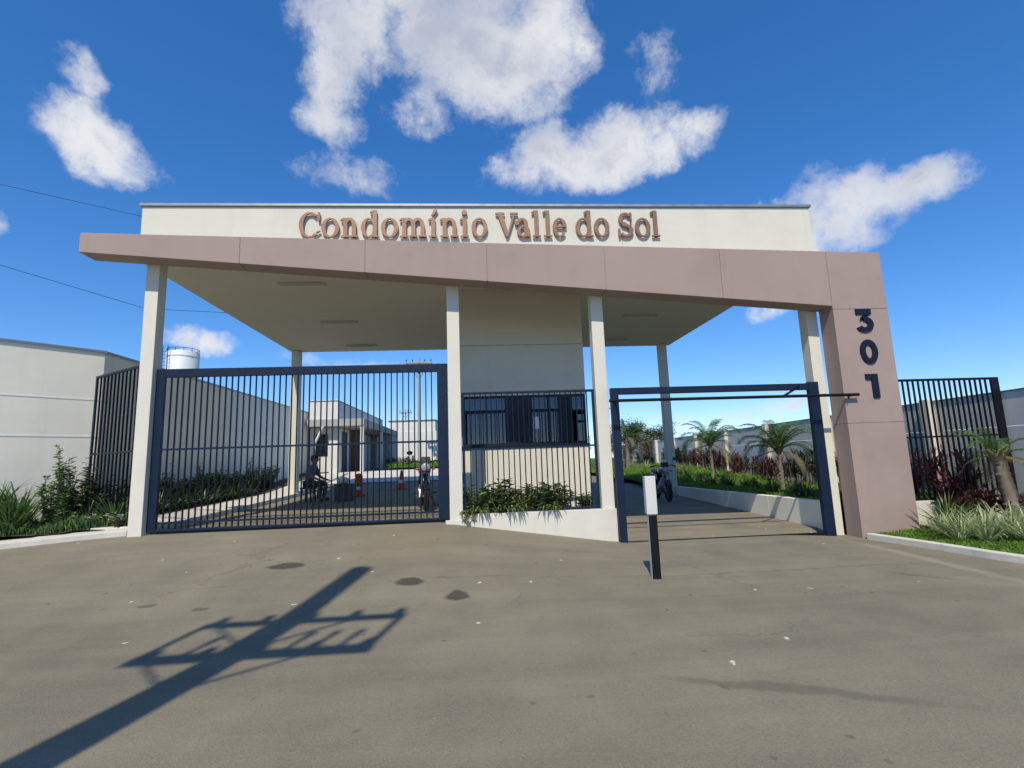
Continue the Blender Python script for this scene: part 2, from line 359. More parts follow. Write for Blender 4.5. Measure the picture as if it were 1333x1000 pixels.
    yb_ = N.math('ABSOLUTE', N.math('SUBTRACT', YW, 6.55)); c = N.mix(N.math('MULTIPLY', N.ramp(yb_, .012, .03, .35, 0), N.ramp(N.noise(co, .7, 3, .5), .42, .6)), c, (.07, .062, .05))   # paving joint across the drive
    h = N.math('ADD', N.math('MULTIPLY', fine, .6), grit)
    bm = N.n('ShaderNodeBump', inp={'Strength': .8, 'Distance': .008, 'Height': h})
    p = N.n('ShaderNodeBsdfPrincipled', inp={'Base Color': c, 'Roughness': N.ramp(mid, .3, .7, .78, .95), 'Specular IOR Level': .35, 'Normal': bm.outputs[0]})
    t.links.new(p.outputs[0], N.n('ShaderNodeOutputMaterial').inputs[0]); MATS['asphalt'] = m
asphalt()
XS = axis_vals(-40, 40, -13, 14, .3, 40); YS = axis_vals(-25, 60, -2, 27, .3, 60)
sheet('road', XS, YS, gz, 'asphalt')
sheet('ground', axis_vals(-900, 900, -40, 40, 10, 900), axis_vals(-900, 1500, -25, 60, 5, 1500), lambda x, y: gz(x, y)-.02 if (-41 < x < 41 and -26 < y < 61) else lerp(HR, y)-.05, 'lawn', lambda x, y: not (-40 < x < 40 and -25 < y < 60))
# kerbs: a strip with its own height that follows a line
def resample(pts, step):
    out = []
    for a, b in zip(pts, pts[1:]):
        n = max(1, int((Vector(b)-Vector(a)).length/step)); out += [tuple(Vector(a).lerp(Vector(b), i/n)) for i in range(n)]
    return out+[tuple(pts[-1])]
def smooth_line(pts, it=2):
    for _ in range(it):
        q = [pts[0]]
        for a, b in zip(pts, pts[1:]):
            a = Vector(a); b = Vector(b); q += [tuple(a*.75+b*.25), tuple(a*.25+b*.75)]
        pts = q+[pts[-1]]
    return pts
def strip(name, line, w, hgt, m, zf=gz, kind='structure', below=.2, bevel=.015):
    """kerb-like band along a ground line; w to its left-hand side"""
    line = [Vector(p) for p in line]; vs = []; fs = []
    for i, p in enumerate(line):
        t = (line[min(i+1, len(line)-1)]-line[max(i-1, 0)]).normalized(); nn = Vector((-t.y, t.x))
        q = p+nn*w; z = zf(p.x, p.y)
        vs += [(p.x, p.y, z-below), (p.x, p.y, z+hgt), (q.x, q.y, z+hgt), (q.x, q.y, z-below)]
    for i in range(len(line)-1):
        for k in range(4): fs.append((4*i+k, 4*i+(k+1) % 4, 4*i+4+(k+1) % 4, 4*i+4+k))
    n = len(line)-1; fs += [(3, 2, 1, 0), (4*n, 4*n+1, 4*n+2, 4*n+3)]
    b = MB(); b.add(vs, fs); o = b.build(name, m, bevel=bevel)
    return tag(o, kind=kind) if kind else o
RK = smooth_line([(6.72, 8.74), (6.95, 7.6), (7.08, 6.5), (7.6, 5.2), (9.4, 4.35), (16, 4.2), (30, 4.2)])
LK = smooth_line([(-30, 4.0), (-14, 4.6), (-9.6, 7.75), (-7.4, 8.72), (-5.86, 9.30)], 2)
strip('kerb', RK, .13, .10, 'kerb_paint')
strip('pavement', LK, .62, .09, 'kerb_paint')
# ------------------------------------------------------------------ entrance portico
YF, YB, XL, XR, ZS, ZT = 9.2, 17.02, -5.95, 6.775, 5.226, 6.31
por = thing('entrance_portico', 'cream flat-roofed entrance canopy on square columns with a tapering mauve portal frame', 'gate canopy', (0, YF, 0))
MB().box(XL, XR, YF+.12, YB, ZS, ZS+.2).build('ceiling_slab', 'ceiling_paint', por, world=True)
pp = thing('parapet', None, None); pp.parent = por; pp.location = (0, -YF, 0); pp.matrix_basis = Matrix()
pp.location = (0, -YF, 0)
def pbox(name, m, *a, bevel=.004, parent=pp):
    b = MB().box(*a); return b.build(name, m, parent, bevel=bevel)
xj = [XL, -3.6, .09, 2.93, XR]
xs_ = [XL, 2.93, XR]
for a, b in zip(xs_, xs_[1:]): pbox('panel', 'cream', a+.002, b-.002, YF, YF+.118, ZS-.02, ZT-.05)
for a, b in ((YF+.12, 13.1), (13.1, YB)):
    pbox('panel', 'cream', XL, XL+.12, a+.002, b-.002, ZS+.202, ZT-.05); pbox('panel', 'cream', XR-.12, XR, a+.002, b-.002, ZS+.202, ZT-.05)
pbox('panel', 'cream', XL+.122, XR-.122, YB-.12, YB, ZS+.202, ZT-.05)
cp = MB()
for q in ((XL-.035, XR+.035, YF-.035, YF+.15), (XL-.035, XR+.035, YB-.15, YB+.035), (XL-.035, XL+.15, YF+.152, YB-.152), (XR-.15, XR+.035, YF+.152, YB-.152)): cp.box(*q, ZT-.048, ZT)
cp.build('coping', 'metal_cap', pp)
def column(x0, x1, y0, y1, zt=ZS):
    g = min(gz(x0, y0), gz(x1, y1), gz(x0, y1), gz(x1, y0))-.12
    return MB().box(x0, x1, y0, y1, g, zt).build('column', 'cream', por, bevel=.008, world=True)
column(-5.80, -5.575, YF+.004, YF+.245); column(-.472, -.245, YF+.004, YF+.245); column(2.225, 2.452, YF+.004, YF+.245); column(6.45, 6.672, YF+.008, YF+.25)
column(-5.86, -5.60, 16.70, 16.95); column(6.32, 6.58, 16.70, 16.95)
# mauve portal frame: beam panels between recessed joints, pillar of three panels
pf = bpy.data.objects.new('portal_frame', None); C.objects.link(pf); pf.parent = por; pf.location = (0, -YF, 0)
bt = lambda x: 5.568+(x+6.67)*(5.134-5.568)/(14.47); bb = lambda x: 5.221+(x+6.68)*(4.093-5.221)/13.395
jx = [-6.675, -4.02, -1.87, .286, 2.437, 4.617, 6.70]
Y0, Y1 = 8.80, 9.193
for a, b in zip(jx, jx[1:]):
    g = .0045
    a2 = a+(g if a > -6 else 0); b2 = b-(g if b < 6.6 else 0)
    MB().prism([(a2, bb(a2)), (b2, bb(b2)), (b2, bt(b2)), (a2, bt(a2))], 'y', Y0, Y1).build('panel', 'mauve', pf, bevel=.006)
MB().prism([(-6.63, bb(-6.63)+.02), (6.70, bb(6.7)+.02), (6.70, bt(6.7)-.02), (-6.63, bt(-6.63)-.02)], 'y', Y0+.012, Y1-.012).build('core', 'mauve', pf)
for z0, z1 in ((-.35, 1.897), (1.903, 4.025), (4.031, None)):
    if z1: MB().box(6.705, 7.785, Y0, Y1, z0, z1).build('panel', 'mauve', pf, bevel=.006)
    else: MB().prism([(6.705, z0), (7.785, z0), (7.785, bt(7.785)), (6.705, bt(6.705))], 'y', Y0, Y1).build('panel', 'mauve', pf, bevel=.006)
MB().box(6.72, 7.77, Y0+.01, Y1-.01, -.3, 5.05).build('core', 'mauve', pf)
for (x, y) in ((-3.36, 10.45), (-3.36, 13.4), (-3.36, 16.1), (4.67, 10.6), (4.67, 13.2), (4.67, 16.0)):
    lp = MB().box(x-.62, x+.32, y-.06, y+.06, ZS-.05, ZS-.002).build('ceiling_lamp', 'lamp_white', por, bevel=.01, world=True)
    b = MB(); b.tube([(x-.58, y, ZS-.065), (x+.28, y, ZS-.065)], .014, 8); b.v = [(p[0], p[1]-YF, p[2]) for p in b.v]; b.build('lamp_tube', 'white_plastic', lp, smooth=True)
# ------------------------------------------------------------------ lettering
class Glyph:
    """serif letter built of overlapping raised strokes, each a hair deeper than the last"""
    def __init__(s): s.b = MB(); s.k = 0
    def poly(s, pts, d=.032):
        s.k += 1; s.b.prism(pts, 'y', -d-.0012*s.k, .0012*s.k); return s
    def rect(s, x0, x1, y0, y1): return s.poly([(x0, y0), (x1, y0), (x1, y1), (x0, y1)])
    def arc(s, cx, cy, rx, ry, tx, ty, a0, a1, n=22):
        """ring sector, tx thick at the sides and ty thick at top and bottom"""
        s.k += 1; d0, d1 = -.032-.0012*s.k, .0012*s.k; vs = []; fs = []
        n = max(4, int(n*abs(a1-a0)/360)+2)
        for i in range(n+1):
            a = R(a0+(a1-a0)*i/n); o = (cx+rx*math.cos(a), cy+ry*math.sin(a)); q = (cx+(rx-tx)*math.cos(a), cy+(ry-ty)*math.sin(a))
            vs += [(o[0], d0, o[1]), (q[0], d0, q[1]), (q[0], d1, q[1]), (o[0], d1, o[1])]
        for i in range(n):
            for k in range(4): fs.append((4*i+k, 4*i+(k+1) % 4, 4*i+4+(k+1) % 4, 4*i+4+k))
        if abs(a1-a0) < 359: fs += [(3, 2, 1, 0), (4*n, 4*n+1, 4*n+2, 4*n+3)]
        s.b.add(vs, fs); return s
XH, CAP, ASC, SW, TH, SF = .375, .485, .53, .076, .030, .030
def glyph(ch, w):
    g = Glyph(); r = w/2
    def stem(x, y1, foot=True, head=True, sw=SW):
        g.rect(x-sw/2, x+sw/2, 0, y1)
        if foot: g.rect(x-sw/2-.04, x+sw/2+.04, 0, SF)
        if head: g.poly([(x-sw/2-.05, y1-.055), (x, y1-.03), (x, y1), (x-sw/2, y1), (x-sw/2-.05, y1-.025)])
    if ch == 'C':
        g.arc(r+.01, CAP/2, r, CAP/2+.008, SW+.005, TH, 48, 312); g.rect(w-.055, w-.015, CAP*.66, CAP+.005); g.poly([(w-.07, .08), (w-.005, .115), (w-.005, .13), (w-.09, .10)])
    elif ch == 'o': g.arc(r, XH/2, r, XH/2+.006, SW, TH, 0, 360, 30)
    elif ch in 'nm':
        k = 1 if ch == 'n' else 2; x0 = SW/2+.045; dx = (w-2*x0)/k
        stem(x0, XH)
        for i in range(k):
            xr = x0+dx*(i+1); g.arc((xr+x0+dx*i)/2+.0, XH-.15, dx/2+SW/2, .156, SW, .055, 0, 150); g.rect(xr-SW/2, xr+SW/2, 0, XH-.14); g.rect(xr-SW/2-.038, xr+SW/2+.038, 0, SF)
    elif ch == 'd':
        g.arc(r-.015, XH/2, r-.015, XH/2+.006, SW, TH, 0, 360, 30); xs = w-SW/2-.035; stem(xs, ASC, foot=False); g.poly([(xs, 0), (xs+SW/2+.04, 0), (xs+SW/2+.04, SF), (xs, SF)])
    elif ch in 'ií':
        stem(w/2, XH)
        if ch == 'i': g.arc(w/2, ASC-.04, .05, .05, .049, .049, 0, 360, 18)
        else: g.poly([(w/2-.035, XH+.05), (w/2+.01, XH+.05), (w/2+.085, ASC+.015), (w/2+.015, ASC+.015)])
    elif ch == 'l': stem(w/2, ASC)
    elif ch == 'V':
        g.poly([(.03, CAP), (.135, CAP), (w*.56, .06), (w*.52, 0), (w*.44, 0)]); g.poly([(w-.09, CAP), (w-.045, CAP), (w*.54, 0), (w*.47, 0)])
        g.rect(0, .175, CAP-SF, CAP); g.rect(w-.15, w, CAP-SF, CAP)
    elif ch == 'a':
        xs = w-SW/2-.045; g.rect(xs-SW/2, xs+SW/2, .0, XH-.10); g.arc(xs-.07, XH-.115, .07+SW/2, .12, SW, .04, 0, 165); g.arc(xs-.17, XH-.10, .045, .045, .044, .044, 0, 360, 14)
        g.arc(.125, .108, .125, .114, SW*.85, TH, 0, 360, 26); g.poly([(xs, 0), (w, 0), (w, SF), (xs, SF)])
    elif ch == 'e': g.arc(r, XH/2, r, XH/2+.006, SW, TH, 0, 322, 30); g.rect(.05, w-.03, XH*.5, XH*.5+.035)
    elif ch == 'S':
        g.arc(r, CAP-.125, r-.015, .13, .075, .04, 30, 255); g.arc(r, .125, r-.0, .13, .08, .04, -150, 75)
        g.poly([(.06, CAP*.55), (r, CAP*.60), (w-.07, CAP*.40), (w-.08, CAP*.34), (r, CAP*.42), (.09, CAP*.44)])
        g.rect(w-.055, w-.02, CAP*.68, CAP+.005); g.rect(.0, .035, 0, .16)
    return g.b
sgn = thing('building_sign', 'raised bronze serif lettering reading Condomínio Valle do Sol on cream parapet', 'sign', (0, YF, 5.632))
spans = [('C', 90, 240), ('o', 245, 365), ('n', 375, 495), ('d', 510, 630), ('o', 645, 760), ('m', 770, 952), ('í', 955, 1032), ('n', 1040, 1165), ('i', 1170, 1238), ('o', 1250, 1357)]
spans = [(c, 370+a/5.127, 370+b/5.127) for c, a, b in spans]+[(c, 620+a/5.127, 620+b/5.127) for c, a, b in (('V', 130, 282), ('a', 272, 362), ('l', 370, 437), ('l', 445, 512), ('e', 512, 605), ('d', 665, 780), ('o', 788, 890), ('S', 950, 1050), ('o', 1062, 1165), ('l', 1168, 1232))]
for ch, a, b in spans:
    x0, x1 = atD(a, 297, 9.13).x, atD(b, 297, 9.13).x; w = x1-x0
    gb = glyph(ch, w); gb.v = [(p[0]+x0, p[1]-.028, p[2]) for p in gb.v]
    pin = len(gb.v); xc = x0+(SW*.5 if ch in 'Coe' else w*.5)
    for zz in (.06, .30):                                            # stand-off pins to the wall
        px = {'C': x0+.05, 'o': x0+.04, 'e': x0+.04, 'd': x0+.04, 'n': x0+.085, 'm': x0+.085, 'V': x0+w*.5, 'S': x0+w*.5, 'a': x1-.085}.get(ch, x0+w*.5)
        if ch in 'Coed': zz = {.06: XH*.45, .30: XH*.55}[zz]
        if ch == 'V' and zz > .2: continue
        if ch == 'S': zz = {.06: .235, .30: .245}[zz]
        gb.box(px-.006, px+.006, -.04, .002, zz-.006, zz+.006)
    gb.build('letter', 'bronze', sgn)
num = thing('house_number', 'navy numerals 301 stacked down the front of mauve pillar', 'sign', (7.28, Y0, 2.3))
def digit(polys, zb, x0):
    b = MB()
    for i, p in enumerate(polys): b.prism([(x0-7.28+q[0], zb-2.3+q[1]) for q in p], 'y', -.028-.001*i, .001)
    return b.build('digit', 'digit_navy', num, bevel=.002)
def ringpoly(cx, cy, rx, ry, tx, ty, a0, a1, n=16):
    out = []
    for i in range(n):
        a, b = R(a0+(a1-a0)*i/n), R(a0+(a1-a0)*(i+1)/n)
        out.append([(cx+rx*math.cos(a), cy+ry*math.sin(a)), (cx+rx*math.cos(b), cy+ry*math.sin(b)), (cx+(rx-tx)*math.cos(b), cy+(ry-ty)*math.sin(b)), (cx+(rx-tx)*math.cos(a), cy+(ry-ty)*math.sin(a))])
    return out
def arcpoly(cx, cy, rx, ry, tx, ty, a0, a1, n=18):
    o = [(cx+rx*math.cos(R(a0+(a1-a0)*i/n)), cy+ry*math.sin(R(a0+(a1-a0)*i/n))) for i in range(n+1)]
    q = [(cx+(rx-tx)*math.cos(R(a0+(a1-a0)*i/n)), cy+(ry-ty)*math.sin(R(a0+(a1-a0)*i/n))) for i in range(n+1)]
    return o+q[::-1]
digit([[(0.0, .335), (.30, .335), (.30, .435), (0, .435)], [(.30, .36), (.19, .285), (.10, .285), (.07, .215), (.16, .345)], arcpoly(.145, .143, .178, .152, .112, .092, -152, 100)], 3.586, 7.125)
digit([arcpoly(.155, .221, .170, .228, .104, .100, 0, 180), arcpoly(.155, .221, .170, .228, .104, .100, 180, 360)], 2.988, 7.13)
digit([[(.10, 0), (.225, 0), (.225, .44), (.10, .44)], [(-.01, .342), (.12, .342), (.12, .44), (-.01, .44)]], 2.35, 7.155)
# ------------------------------------------------------------------ barred gate and fences
def barred(name, label, cat, A, B, z0, z1, nbars, m, stile=.06, rail=.05, mid=None, low=None, bw=.022, depth=.05, stileR=None, topr=None, group=None):
    """frame of stiles and rails with upright bars, each bar its own piece, standing between ground points A and B"""
    A = Vector((A[0], A[1], 0)); B = Vector((B[0], B[1], 0)); W_ = (B-A).length; ang = math.atan2((B-A).y, (B-A).x); stileR = stileR or stile; topr = topr or rail
    t = thing(name, label, cat, (A.x, A.y, z0), ang, group); H = z1-z0; d = depth/2
    MB().box(0, stile, -d, d, 0, H).build('stile', m, t, bevel=.005); MB().box(W_-stileR, W_, -d, d, 0, H).build('stile', m, t, bevel=.005)
    MB().box(stile, W_-stileR, -d, d, H-topr, H-.001).build('rail', m, t, bevel=.005); MB().box(stile, W_-stileR, -d, d, .001, rail).build('rail', m, t, bevel=.005)
    for zz in (mid, low):
        if zz: MB().box(stile, W_-stileR, -.019, .019, zz-z0-.016, zz-z0+.016).build('rail', m, t)
    p0 = None
    for i in range(nbars):
        x = stile+(W_-stile-stileR)*(i+1)/(nbars+1)
        if p0 is None: p0 = MB().box(-bw/2, bw/2, -.015, .015, rail, H-topr).build('bar', 'black_metal', t); p0.location = (x, 0, 0)
        else: piece(p0, t, (x, 0, 0))
    return t
gl = barred('sliding_gate', 'wide navy steel gate with upright bars closing the vehicle lane', 'gate', (-5.565, 9.345), (-.482, 9.345), .455, 3.255, 45, 'navy', .14, .045, 1.84, .60, .018, .07, .19, .15)
MB().box(-.05+.2, 5.0, -.02, .02, -.03, .0).build('guide_rail', 'black_metal', gl)
ctr = barred('window_fence', 'navy barred fence panel in front of the guardhouse windows', 'fence', (-.235, 9.33), (2.217, 9.33), .545, 2.71, 23, 'navy', .045, .045, 1.675, None, .018, .04)
lf = barred('side_fence', 'narrow navy barred fence between the grey corner wall and the canopy column', 'fence', (atD(127, 487, 10.8).x, 10.8), (-5.84, 9.52), .60, 3.42, 12, 'navy', .05, .05, 1.85, None, .02, .04)
rf = barred('boundary_fence', 'dark barred fence panel beside the numbered pillar, behind purple plants', 'fence', (7.80, 9.28), (10.28, 9.28), .445, 2.745, 20, 'black_metal', .05, .045, 1.62, None, .022, .045, .16)
# open portal of the right-hand lane and the pole across it
gr = thing('gate_frame', 'empty navy steel gate frame spanning the open lane beside the mauve pillar', 'gate', (4.5, 9.135, 0))
g0, g1 = gz(2.6, 9.3)-.03, gz(6.4, 9.3)-.03
for q, nm in (((2.475, 2.615, 9.085, 9.185, g0, 2.69), 'post'), ((6.255, 6.44, 9.085, 9.185, g1, 2.715), 'post'), ((2.617, 6.253, 9.09, 9.18, 2.57, 2.69), 'lintel')):
    MB().box(*q).build(nm, 'navy', gr, bevel=.006, world=True)
MB().box(2.62, 6.25, 9.12, 9.15, -.1, gz(4.5, 9.3)+.012).build('guide_rail', 'black_metal', gr, world=True)
bp_ = thing('cross_pole', 'thin dark pole running across open lane onto pillar face with diagonal brace', 'pole', (4.6, 8.72, 2.41))
b = MB(); b.tube([(2.34, 8.72, 2.415), (6.92, 8.72, 2.41)], .028, 10); b.build('pole', 'black_metal', bp_, True, world=True)
b = MB(); b.bar((5.50, 8.745, 2.41), (6.06, 9.088, 2.63), .03); b.build('brace', 'black_metal', bp_, world=True)
b = MB(); b.bar((2.54, 8.745, 2.413), (2.54, 9.083, 2.43), .03); b.build('brace', 'black_metal', bp_, world=True)
b = MB(); b.box(6.76, 6.79, 8.745, 8.802, 2.38, 2.44); b.build('bracket', 'black_metal', bp_, world=True)
b = MB(); b.tube([(6.72, 8.72, 2.385), (6.72, 8.72, 2.33)], .012, 8); b.build('latch_pin', 'black_metal', bp_, world=True)
# ------------------------------------------------------------------ planter wall and guardhouse
bw_ = thing('planter_wall', 'low cream wall with a sloping foot below the guardhouse fence', 'wall', (1, YF, .3))
MB().prism([(-.545, gz(-.545, 9.2)-.06), (2.47, gz(2.47, 9.2)-.06), (2.47, .545), (-.245, .545), (-.245, .46), (-.545, .46)], 'y', 9.165, 9.195).build('facing', 'cream', bw_, bevel=.006, world=True)
MB().box(-.242, 2.222, 9.198, 9.36, -.1, .54).build('kerb_top', 'cream', bw_, bevel=.006, world=True)
MB().box(-.24, 2.35, 9.97, 10.07, -.1, .50).build('back_wall', 'cream', bw_, bevel=.006, world=True)
MB().box(-.24, 2.22, 9.362, 9.968, .1, .47).build('planter_soil', 'soil', bw_, world=True)
GY, GX0, GX1 = 11.0, -.36, 2.43
gh = thing('guardhouse', 'cream guardhouse with dark strip windows standing under the canopy', 'guardhouse', (1, GY, 0))
def gbox(nm, m, *a, bevel=.004): return MB().box(*a).build(nm, m, gh, bevel=bevel, world=True)
gbox('wall', 'cream', GX0, GX1, GY, GY+.14, -.1, 1.735); gbox('wall', 'cream', GX0, GX1, GY, GY+.14, 2.845, 3.96); gbox('wall', 'ceiling_paint', GX0, GX1, GY+.004, GY+.14, 3.968, ZS-.003)
gbox('wall', 'cream', GX0, GX0+.14, GY+.142, 14.6, -.1, ZS-.003); gbox('wall', 'cream', GX1-.14, GX1, GY+1.3, 14.6, -.1, ZS-.003); gbox('wall', 'cream', GX1-.14, GX1, GY+.142, GY+1.298, -.1, 1.735); gbox('wall', 'cream', GX1-.14, GX1, GY+.142, GY+1.298, 2.845, ZS-.003)
gbox('wall', 'cream', GX0+.142, GX1-.142, 14.46, 14.6, -.1, ZS-.003)
gbox('wall', 'cream', GX0, GX0+.09, GY+.004, GY+.136, 1.737, 2.843)
gbox('sill', 'black_metal', GX0+.05, GX1+.03, GY-.05, GY+.12, 1.737, 1.772)
gbox('floor', 'concrete', GX0+.142, GX1-.142, GY+.142, 14.458, -.1, .45)
def window(x0, x1, z0, z1, mull, transom, ybase=GY+.04):
    w = MB()
    fr = .045
    w.box(x0, x0+fr, ybase, ybase+.05, z0, z1); w.box(x1-fr, x1, ybase, ybase+.05, z0, z1); w.box(x0+fr, x1-fr, ybase, ybase+.05, z1-fr, z1); w.box(x0+fr, x1-fr, ybase, ybase+.05, z0, z0+fr)
    o = w.build('window', 'navy', gh, world=True)
    xs = [x0+fr]+list(mull)+[x1-fr]
    for mx in mull:
        b = MB(); b.box(mx-.02, mx+.02, ybase+.002, ybase+.048, z0+fr, z1-fr); b.v = [(p[0]-1, p[1]-GY, p[2]) for p in b.v]; b.build('mullion', 'navy', o)
    if transom:
        for a, c in zip(xs, xs[1:]):
            b = MB(); b.box(a+(.02 if a in mull else 0), c-(.02 if c in mull else 0), ybase+.004, ybase+.046, transom-.018, transom+.018); b.v = [(p[0]-1, p[1]-GY, p[2]) for p in b.v]; b.build('transom', 'navy', o)
    for a, c in zip(xs, xs[1:]):
        for zz in (((z0+fr, transom-.02), (transom+.02, z1-fr)) if transom else ((z0+fr, z1-fr),)):
            b = MB(); b.box(a, c, ybase+.022, ybase+.026, zz[0], zz[1]); b.v = [(p[0]-1, p[1]-GY, p[2]) for p in b.v]; b.build('pane', 'glass', o)
    return o
window(GX0+.092, .70, 1.775, 2.842, (.25,), 2.49); window(1.20, 1.86, 1.775, 2.842, (1.60,), 2.49); window(2.03, GX1-.002, 1.775, 2.842, (), 2.49)
gbox('shutter_panel', 'navy', .702, 1.198, GY+.05, GY+.08, 1.775, 2.842); gbox('shutter_panel', 'navy', 1.862, 2.028, GY+.05, GY+.08, 1.775, 2.842)
gbox('notice', 'paper', 1.272, 1.38, GY+.057, GY+.0605, 2.11, 2.37)
w = MB(); w.box(GX1-.08, GX1-.03, GY+.142, GY+1.298, 1.737, 1.79); w.box(GX1-.08, GX1-.03, GY+.142, GY+1.298, 2.79, 2.843); w.box(GX1-.08, GX1-.03, GY+.142, GY+.19, 1.79, 2.79); w.box(GX1-.08, GX1-.03, GY+1.25, GY+1.298, 1.79, 2.79); o = w.build('window', 'navy', gh, world=True)
b = MB(); b.box(GX1-.057, GX1-.053, GY+.19, GY+1.25, 1.79, 2.79); b.v = [(p[0]-1, p[1]-GY, p[2]) for p in b.v]; b.build('pane', 'glass', o)
for i in range(26):                                                 # blinds hanging behind the glass
    x = GX0+.2+i*.10
    if .66 < x < 1.22 or 1.82 < x < 2.03: continue
    gbox('blind_slat', 'blind', x, x+.085, GY+.30+.012*(i % 2), GY+.306+.012*(i % 2), 1.80, 2.78, bevel=0)
gbox('conduit', 'black_metal', .18, .20, GY-.02, GY-.001, 1.0, 1.735)
# ------------------------------------------------------------------ left boundary wall, corner and inner planter
WZ = 3.963
def bandwall(name, label, A, B, z1, thick, m='cream_wall', bands=(2.22, 2.97), capw=.03, zlow=None):
    A = Vector((A[0], A[1], 0)); B = Vector((B[0], B[1], 0)); Ln = (B-A).length; ang = math.atan2((B-A).y, (B-A).x); gl_ = min(gz(A.x, A.y), gz(B.x, B.y))-.2
    t = thing(name, label, 'wall', (A.x, A.y, gl_), ang)
    zs = [gl_]+list(bands)+[z1]; n = len(zs)-1
    for i in range(n):
        a = zs[i]+(.0132 if i else 0); b = zs[i+1]-(.0132 if i < n-1 else 0)
        MB().box(0, Ln, 0, thick, a-gl_, b-gl_).build('wall_course', m, t)
    for z in bands: MB().box(0, Ln, -.006, thick+.006, z-gl_-.013, z-gl_+.013).build('joint_band', 'white_band', t)
    MB().box(-capw, Ln+capw, -capw, thick+capw, z1-gl_, z1-gl_+.045).build('coping', 'metal_cap', t)
    return t
bandwall('corner_wall', 'tall pale rendered wall with two white lines behind strap-leaved plants', (-10.3, 8.0), (-7.68, 11.08), WZ, .15)
bandwall('street_wall', 'pale rendered wall continuing along the street past the corner', (-26, 4.6), (-10.32, 7.98), WZ, .15)
bandwall('boundary_wall', 'long grey rendered side wall running back behind the dark hedge', (-7.83, 50), (-7.83, 11.09), WZ-.006, .15)
def low_wall(name, label, x0, x1, ys, hz, m='cream_wall'):
    t = thing(name, label, 'wall', (x0, ys[0], gz(x0, ys[0])))
    for a, b in zip(ys, ys[1:]):
        bx = MB(); za, zb = hz(a), hz(b); ga, gb2 = gz(x0, a)-.15, gz(x0, b)-.15
        bx.add([(x0, a+.003, ga), (x1, a+.003, ga), (x1, a+.003, za), (x0, a+.003, za), (x0, b-.003, gb2), (x1, b-.003, gb2), (x1, b-.003, zb), (x0, b-.003, zb)], [(0, 1, 2, 3), (7, 6, 5, 4), (0, 4, 5, 1), (1, 5, 6, 2), (2, 6, 7, 3), (3, 7, 4, 0)])
        bx.build('wall_block', m, t, bevel=.008, world=True)
    return t
tag(strip('footpath', [(-5.56, 9.62+.5*i) for i in range(28)], 1.12, .11, 'kerb_paint'), kind='structure')
low_wall('planter_edge', 'low cream planter edge beside the open lane with lawn above it', 6.50, 6.64, [9.50, 11.3, 13.1, 14.9, 16.68], lambda y: .49-.06*(y-9.5)/7.5)
sheet('planting_bed', [-7.69+.25*i for i in range(5)], [9.9+.6*i for i in range(46)], lambda x, y: gz(-5.8, y)+.1+.04*mn.noise(Vector((x, y, 0))), 'soil')
# left verge with soil
def poly_sheet(name, poly, zf, m, step=.3, kind='structure'):
    x0 = min(p[0] for p in poly); x1 = max(p[0] for p in poly); y0 = min(p[1] for p in poly); y1 = max(p[1] for p in poly)
    def inside(x, y):
        c = False
        for (ax, ay), (bx, by) in zip(poly, poly[1:]+poly[:1]):
            if (ay > y) != (by > y) and x < (bx-ax)*(y-ay)/(by-ay)+ax: c = not c
        return c
    nx = int((x1-x0)/step)+1; ny = int((y1-y0)/step)+1
    return sheet(name, [x0+i*(x1-x0)/nx for i in range(nx+1)], [y0+i*(y1-y0)/ny for i in range(ny+1)], zf, m, inside), inside
poly_sheet('verge', [(-10.6, 7.6), (-9.3, 8.4), (-7.6, 9.2), (-5.85, 9.75), (-5.85, 10.9), (-7.8, 10.99), (-10.3, 8.05)], lambda x, y: gz(x, y)+.085+.03*mn.noise(Vector((x*2, y*2, 0))), 'soil', .15)
# ------------------------------------------------------------------ right boundary wall with pilasters
def wx(y): return 10.42+(y-9.0)*.078
rw = thing('panel_wall', 'grey precast panel wall with cream pilasters behind the palms', 'wall', (wx(11), 11, 0))
ys = [1.0, 4.1, 7.2, 11.2, 15.1, 19.0, 22.9, 26.8, 30.7, 34.6, 38.5, 42.4, 46.3]
for a, b in zip(ys, ys[1:]):
    nP = 4; zt = 2.46
    for k in range(nP):
        z0 = -.25+(zt+.25)*k/nP; z1 = -.25+(zt+.25)*(k+1)/nP
        bx = MB(); xa, xb = wx(a+.12), wx(b-.12); j = .004
        bx.add([(xa, a+.12, z0+j), (xa+.09, a+.12, z0+j), (xa+.09, a+.12, z1-j), (xa, a+.12, z1-j), (xb, b-.12, z0+j), (xb+.09, b-.12, z0+j), (xb+.09, b-.12, z1-j), (xb, b-.12, z1-j)], [(0, 1, 2, 3), (7, 6, 5, 4), (0, 4, 5, 1), (1, 5, 6, 2), (2, 6, 7, 3), (3, 7, 4, 0)])
        bx.build('panel', 'wall_panel', rw, world=True, bevel=.004)
    bx = MB(); bx.bar((wx(a+.12)+.045, a+.12, zt+.011), (wx(b-.12)+.045, b-.12, zt+.011), .13, .02); bx.build('coping', 'metal_cap', rw, world=True)
for y in ys: MB().box(wx(y)-.16, wx(y)+.16, y-.115, y+.115, -.3, 2.52).build('pilaster', 'cream', rw, bevel=.01, world=True)
low_wall2 = thing('fence_wall', 'low cream wall carrying the dark fence beside the mauve pillar', 'wall', (9, 9.28, 0))
for a, b in ((7.80, 9.05), (9.052, 10.28)): MB().box(a, b, 9.21, 9.36, -.3, .44).build('wall_block', 'cream', low_wall2, bevel=.008, world=True)
